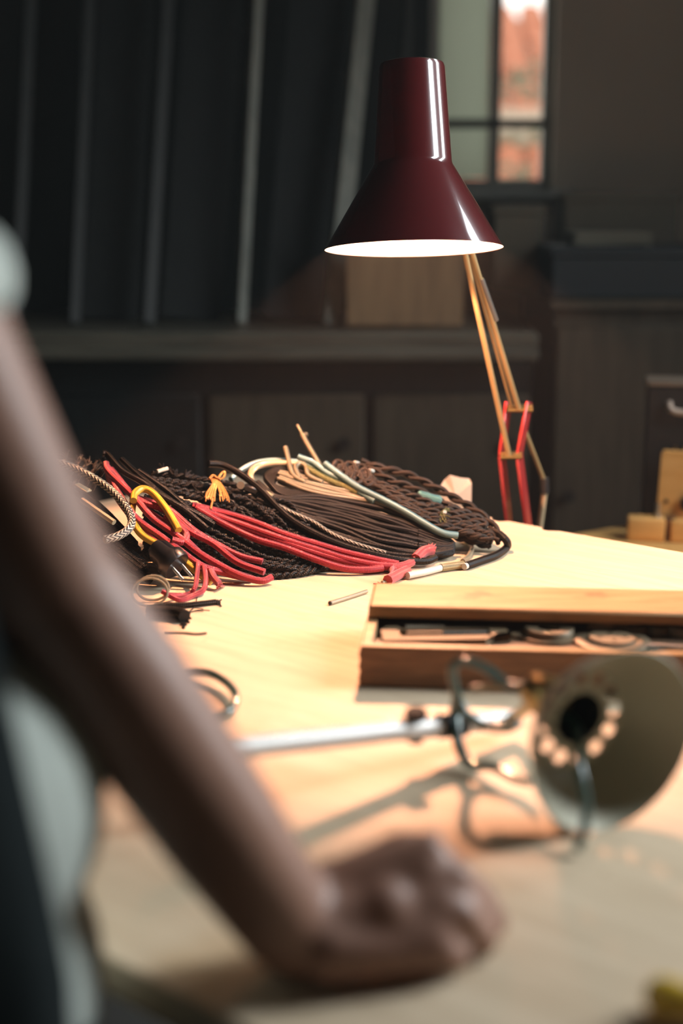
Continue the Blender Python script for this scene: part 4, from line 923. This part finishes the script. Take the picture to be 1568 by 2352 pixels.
# ------------------------------------------------------------------ the person
def capsules(segs):
    """(p, q, rp, rq) tapered capsules in one bmesh"""
    bm = B()
    for p, q, rp, rq in segs:
        p = V(p); q = V(q)
        if (q-p).length > 1e-4: cyl(bm, p, q, rp, rq, 20)
        ball(bm, p, rp, u=20, v=12); ball(bm, q, rq, u=20, v=12)
    return bm
def organic(name, bm, m, parent, voxel, smooth_it=4, fac=0.5):
    o = obj(name, bm, m, None)
    md = o.modifiers.new('r', 'REMESH'); md.mode = 'VOXEL'; md.voxel_size = voxel
    ms = o.modifiers.new('s', 'SMOOTH'); ms.factor = fac; ms.iterations = smooth_it
    dg = bpy.context.evaluated_depsgraph_get(); me = bpy.data.meshes.new_from_object(o.evaluated_get(dg))
    o.modifiers.clear(); old = o.data; o.data = me; bpy.data.meshes.remove(old)
    me.polygons.foreach_set('use_smooth', [True]*len(me.polygons))
    me.materials.clear(); me.materials.append(m)
    if parent is not None: o.parent = parent; o.matrix_parent_inverse = Matrix.Translation(-V(parent.location))
    return o
FD = V((0.80, 0.60, 0)).normalized(); SD = V((FD.y, -FD.x, 0))      # facing direction, his right-hand side
HIP = V((-0.300, 0.842, 0.95))
def L3(f, s, z): return V((HIP.x, HIP.y, 0)) + FD*f + SD*s + V((0, 0, z))
sho = P(-440, 240, 0.735); elb = P(108, 1330, 0.80); wri = P(668, 2128, 0.852)
man = thing('person', 'person in pale shirt and dark apron leaning a fist on the workbench', 'person', V((HIP.x, HIP.y, 0)))
shc = sho - SD*0.19                       # neck base between the shoulders
shc = V((shc.x, shc.y, sho.z+0.03)); sh_l = V((shc.x, shc.y, sho.z)) - SD*0.19
segs = []
# right arm
fm = elb.lerp(wri, 0.28)
segs += [(sho, sho.lerp(elb, 0.5), 0.050, 0.045), (sho.lerp(elb, 0.5), elb, 0.045, 0.041), (elb, fm, 0.040, 0.0430), (fm, wri.lerp(elb, 0.30), 0.0430, 0.0395), (wri.lerp(elb, 0.30), wri, 0.0395, 0.0325)]
# right hand: loose fist, back of the hand to the camera, knuckles to the right
kn = [P(985, 1955, 0.884), P(1048, 2018, 0.876), P(1062, 2100, 0.860), P(1018, 2186, 0.844)]
pips = [P(1112, 2062, 0.908), P(1136, 2118, 0.894), P(1112, 2178, 0.872), P(1052, 2235, 0.850)]
for k in range(4):
    p = pips[k]; p.z = max(p.z, TZ+0.0105)
fr = [0.0098, 0.0104, 0.0100, 0.0088]
mc = [wri + (kn[k]-wri)*0.25 + V((0, 0.012-0.008*k, 0.004-0.003*k)) for k in range(4)]
for k in range(4):
    segs += [(wri.lerp(kn[1], 0.15), mc[k], 0.024, 0.021), (mc[k], kn[k], 0.0210, 0.0128-0.0006*k), (kn[k], pips[k], fr[k]+0.0016, fr[k]+0.0004)]
    dip = pips[k] + V((-0.026, 0.014, 0.0)); dip.z = max(TZ+0.0100, pips[k].z-0.016); tipf = dip + V((-0.020, -0.004, 0.002))
    segs += [(pips[k], dip, fr[k], fr[k]*0.93), (dip, tipf, fr[k]*0.93, fr[k]*0.82)]
    if k < 3: segs += [(mc[k], (kn[k]+kn[k+1])/2 - (kn[1]-wri).normalized()*0.014, 0.0205, 0.0150), ]
pc_ = wri.lerp((kn[1]+kn[2])/2, 0.55)
segs += [(wri, pc_ + V((0.0, 0.004, -0.004)), 0.027, 0.024), (pc_, pc_+V((0.018, 0.01, -0.008)), 0.024, 0.020)]
# thumb along the far side
th0 = wri + V((0.008, 0.022, 0.002)); th1 = P(835, 1995, 0.895); th2 = P(920, 1945, 0.905); th3 = P(985, 1940, 0.912)
segs += [(th0, th1, 0.018, 0.0145), (th1, th2, 0.0135, 0.0115), (th2, th3, 0.0115, 0.0092)]
# torso, neck, left arm, legs
chest = (shc + V((HIP.x, HIP.y, shc.z)))/2
def tor(z, f, s, r): return L3(f, s, z), r
spine = [(L3(0.0, 0, 0.95), 0.145), (L3(0.0, 0, 1.08), 0.125)]
ch = V((shc.x, shc.y, 1.30)) - FD*0.0
segs += [(L3(0, -0.055, 0.95), L3(0, 0.055, 0.95), 0.10, 0.10), (L3(0, 0, 0.97), ch, 0.120, 0.125), (ch-SD*0.07, ch+SD*0.07, 0.115, 0.115), (sho, shc, 0.062, 0.07), (sh_l, shc, 0.062, 0.07), (shc, shc+FD*0.03+V((0, 0, 0.10)), 0.055, 0.052)]
hd = shc + FD*0.055 + V((0, 0, 0.205))
elb_l = sh_l - FD*0.05 - SD*0.07 + V((0, 0, -0.28)); wri_l = elb_l + FD*0.07 - SD*0.02 + V((0, 0, -0.25))
segs += [(sh_l, elb_l, 0.055, 0.043), (elb_l, elb_l.lerp(wri_l, .3), 0.043, 0.045), (elb_l.lerp(wri_l, .3), wri_l, 0.045, 0.028)]
pl_ = wri_l + FD*0.012 + V((0, 0, -0.045)); segs += [(wri_l, pl_, 0.026, 0.025)]
for k in range(4):
    k0 = pl_ + FD*(0.027-0.018*k) + V((0, 0, -0.035+0.003*abs(k-1))); k1 = k0 + SD*0.006 + V((0, 0, -0.040+0.004*abs(k-1))); k2 = k1 + SD*0.012 + V((0, 0, -0.030+0.004*abs(k-1)))
    segs += [(pl_, k0, 0.02, 0.0125), (k0, k1, 0.0112, 0.0098), (k1, k2, 0.0096, 0.0082)]
tq = wri_l + FD*0.034 + SD*0.004 + V((0, 0, -0.03)); tw_ = tq + FD*0.016 + SD*0.008 + V((0, 0, -0.035)); segs += [(wri_l, tq, 0.019, 0.014), (tq, tw_, 0.0125, 0.0095)]
for s in (-1, 1):
    hp = L3(0, 0.095*s, 0.90); kn_ = L3(0.02, 0.10*s, 0.50); an = L3(-0.03, 0.11*s, 0.09)
    segs += [(hp, kn_, 0.088, 0.058), (kn_, kn_.lerp(an, 0.3), 0.056, 0.058), (kn_.lerp(an, 0.3), an, 0.058, 0.040), (an-V((0, 0, 0.035)), an+FD*0.14-V((0, 0, 0.052)), 0.035, 0.028)]
# head with features
bm = capsules(segs)
HR = frame(FD, z=(0.10*FD.x, 0.10*FD.y, 1)) @ Matrix.Rotation(0.22, 3, 'Y')
def Hd(f, s, z): return hd + HR @ V((f, -s, z))
ball(bm, Hd(-0.008, 0, 0.02), 0.1, (0.95, 0.76, 0.98), HR); ball(bm, Hd(0.028, 0, -0.055), 0.06, (0.95, 0.92, 1.0), HR)
ball(bm, Hd(0.058, 0, -0.098), 0.024, (1, 1.1, 0.8), HR)
for p, q, r0, r1 in ((Hd(0.083, 0, 0.02), Hd(0.108, 0, -0.022), 0.009, 0.012), (Hd(0.1, -0.012, -0.026), Hd(0.1, 0.012, -0.026), 0.0085, 0.0085), (Hd(0.082, -0.022, -0.058), Hd(0.082, 0.022, -0.058), 0.009, 0.009), (Hd(0.079, -0.018, -0.071), Hd(0.079, 0.018, -0.071), 0.010, 0.010), (Hd(0.08, -0.045, 0.028), Hd(0.08, 0.045, 0.028), 0.010, 0.010)):
    cyl(bm, p, q, r0, r1, 14); ball(bm, p, r0); ball(bm, q, r1)
for s in (-1, 1): ball(bm, Hd(-0.008, 0.077*s, -0.005), 0.032, (0.62, 0.28, 1.0), HR)
body = organic('body', bm, M['skin'], man, 0.0042, 6)
for s in (-1, 1):
    b = B(); ball(b, Hd(0.074, 0.032*s, 0.006), 0.0125); e = obj('eye', b, M['eye'], man)
    b = B(); ball(b, Hd(0.0835, 0.033*s, 0.006), 0.0055); obj('iris', b, M['black'], e)
bm = B()
ball(bm, Hd(-0.022, 0, 0.045), 0.106, (0.95, 0.80, 0.88), HR); ball(bm, Hd(-0.055, 0, -0.01), 0.075, (0.75, 0.95, 1.0), HR)
organic('hair', bm, M['hair'], man, 0.006, 4)
# fingernails of the visible hand are curled under; thumb nail shows
b = B(); ball(b, th3 + (th3-th2).normalized()*0.003 + V((0, -0.001, 0.0085)), 0.006, (1, 0.8, 0.25), frame(th3-th2)); obj('thumb_nail', b, M['nail'], man)
# clothing
sl_end = sho.lerp(elb, 0.225); ad = (elb-sho).normalized()
bm = capsules([(sho, sl_end, 0.057, 0.052), (sh_l, sh_l.lerp(elb_l, .55), 0.072, 0.064), (sho, shc-V((0, 0, .03)), 0.060, 0.075), (sh_l, shc-V((0, 0, .03)), 0.076, 0.075), (ch-SD*0.07, ch+SD*0.07, 0.132, 0.132), (ch, L3(0.0, 0, 1.05), 0.130, 0.128), (L3(0, -0.06, 1.05), L3(0, 0.06, 1.05), 0.124, 0.124), (L3(0, -0.065, 0.93), L3(0, 0.065, 0.93), 0.116, 0.116), (L3(0, 0, 1.05), L3(0, 0, 0.95), 0.128, 0.122)])
organic('shirt', bm, M['shirt'], man, 0.007, 6)
b = B(); pts = []
cuff = []
q = V((0, 0, 1)).rotation_difference(ad).to_matrix()
lathe(b, [(0.048, -0.022), (0.056, -0.020), (0.060, -0.008), (0.0595, 0.006), (0.055, 0.014), (0.046, 0.013)], sl_end+ad*0.045, ad, 40)
for v in b.verts: v.co += 0.004*V((noise.noise(v.co*22), noise.noise(v.co*22+V((9, 0, 0))), noise.noise(v.co*22+V((0, 9, 0)))))
obj('sleeve_cuff', b, M['shirt'], man)
# apron: open shell wrapped round the camera side and front, leaving a strip of shirt
def wrap(name, m, z0, z1, a0, a1, rx, ry, flare=0.0, n=40, rows=14, th=0.004):
    b = B(); g = []
    for i in range(rows+1):
        t = i/rows; z = z0+(z1-z0)*t; cxy = L3(0, 0, 0).lerp(V((shc.x, shc.y, 0)), max(0, (z-1.0)/0.42)) if z > 1.0 else L3(0, 0, 0); row = []
        for k in range(n+1):
            a = a0+(a1-a0)*k/n; wv = 1+0.02*math.sin(9*a+3*t)+flare*(1-t)
            p = cxy + FD*(rx*wv*math.cos(a)) + SD*(ry*wv*math.sin(a)); row.append(b.verts.new((p.x, p.y, z)))
        g.append(row)
    for i in range(rows):
        for k in range(n): b.faces.new((g[i][k], g[i][k+1], g[i+1][k+1], g[i+1][k]))
    bmesh.ops.recalc_face_normals(b, faces=b.faces[:]); bmesh.ops.solidify(b, geom=b.faces[:], thickness=th); return obj(name, b, m, man, angle=60)
wrap('apron', M['apron'], 0.55, 1.24, math.radians(79), math.radians(262), 0.160, 0.216, 0.02)
wrap('apron_bib', M['apron'], 0.962, 1.22, math.radians(-100), math.radians(-8), 0.160, 0.196, 0.45)
bm = capsules([(L3(0, 0.095*s, 0.88), L3(0.02, 0.10*s, 0.50), 0.100, 0.074) for s in (-1, 1)] + [(L3(0.02, 0.10*s, 0.50), L3(-0.03, 0.11*s, 0.10), 0.074, 0.062) for s in (-1, 1)] + [(L3(0, -0.07, 0.90), L3(0, 0.07, 0.90), 0.108, 0.108)])
organic('trousers', bm, M['trouser'], man, 0.009, 5)
for s in (-1, 1):
    an = L3(-0.03, 0.11*s, 0.0)
    bm = B(); ball(bm, an+V((0, 0, 0.05)), 0.052, (1.1, 1, 1)); ball(bm, an+FD*0.08+V((0, 0, 0.04)), 0.05, (1.7, 0.95, 0.75), frame(FD)); ball(bm, an+FD*0.15+V((0, 0, 0.032)), 0.043, (1.1, 1, 0.7), frame(FD)); box(bm, an+FD*0.065+V((0, 0, 0.010)), (0.26, 0.085, 0.02), frame(FD), bev=0.008)
    organic('shoe', bm, M['shoe'], man, 0.006, 4)

# ------------------------------------------------------------------ haze in the room
if HAZE_DENSITY > 0:
    hm = bpy.data.materials.new('haze'); hm.use_nodes = True; nt = hm.node_tree; nt.nodes.clear()
    o = nt.nodes.new('ShaderNodeOutputMaterial'); vsn = nt.nodes.new('ShaderNodeVolumeScatter'); vsn.inputs['Density'].default_value = HAZE_DENSITY
    vsn.inputs['Color'].default_value = (0.9, 0.95, 0.93, 1); lnk(nt, vsn.outputs[0], o.inputs['Volume'])
    b = B(); box(b, ((XL+XR)/2, (YF+YB)/2, ZC/2), (XR-XL-0.02, YB-YF-0.02, ZC-0.02))
    hz_ = obj('haze', b, hm, None, False); hz_['kind'] = 'stuff'; hz_['label'] = 'thin dusty haze filling the workshop air'; hz_['category'] = 'haze'
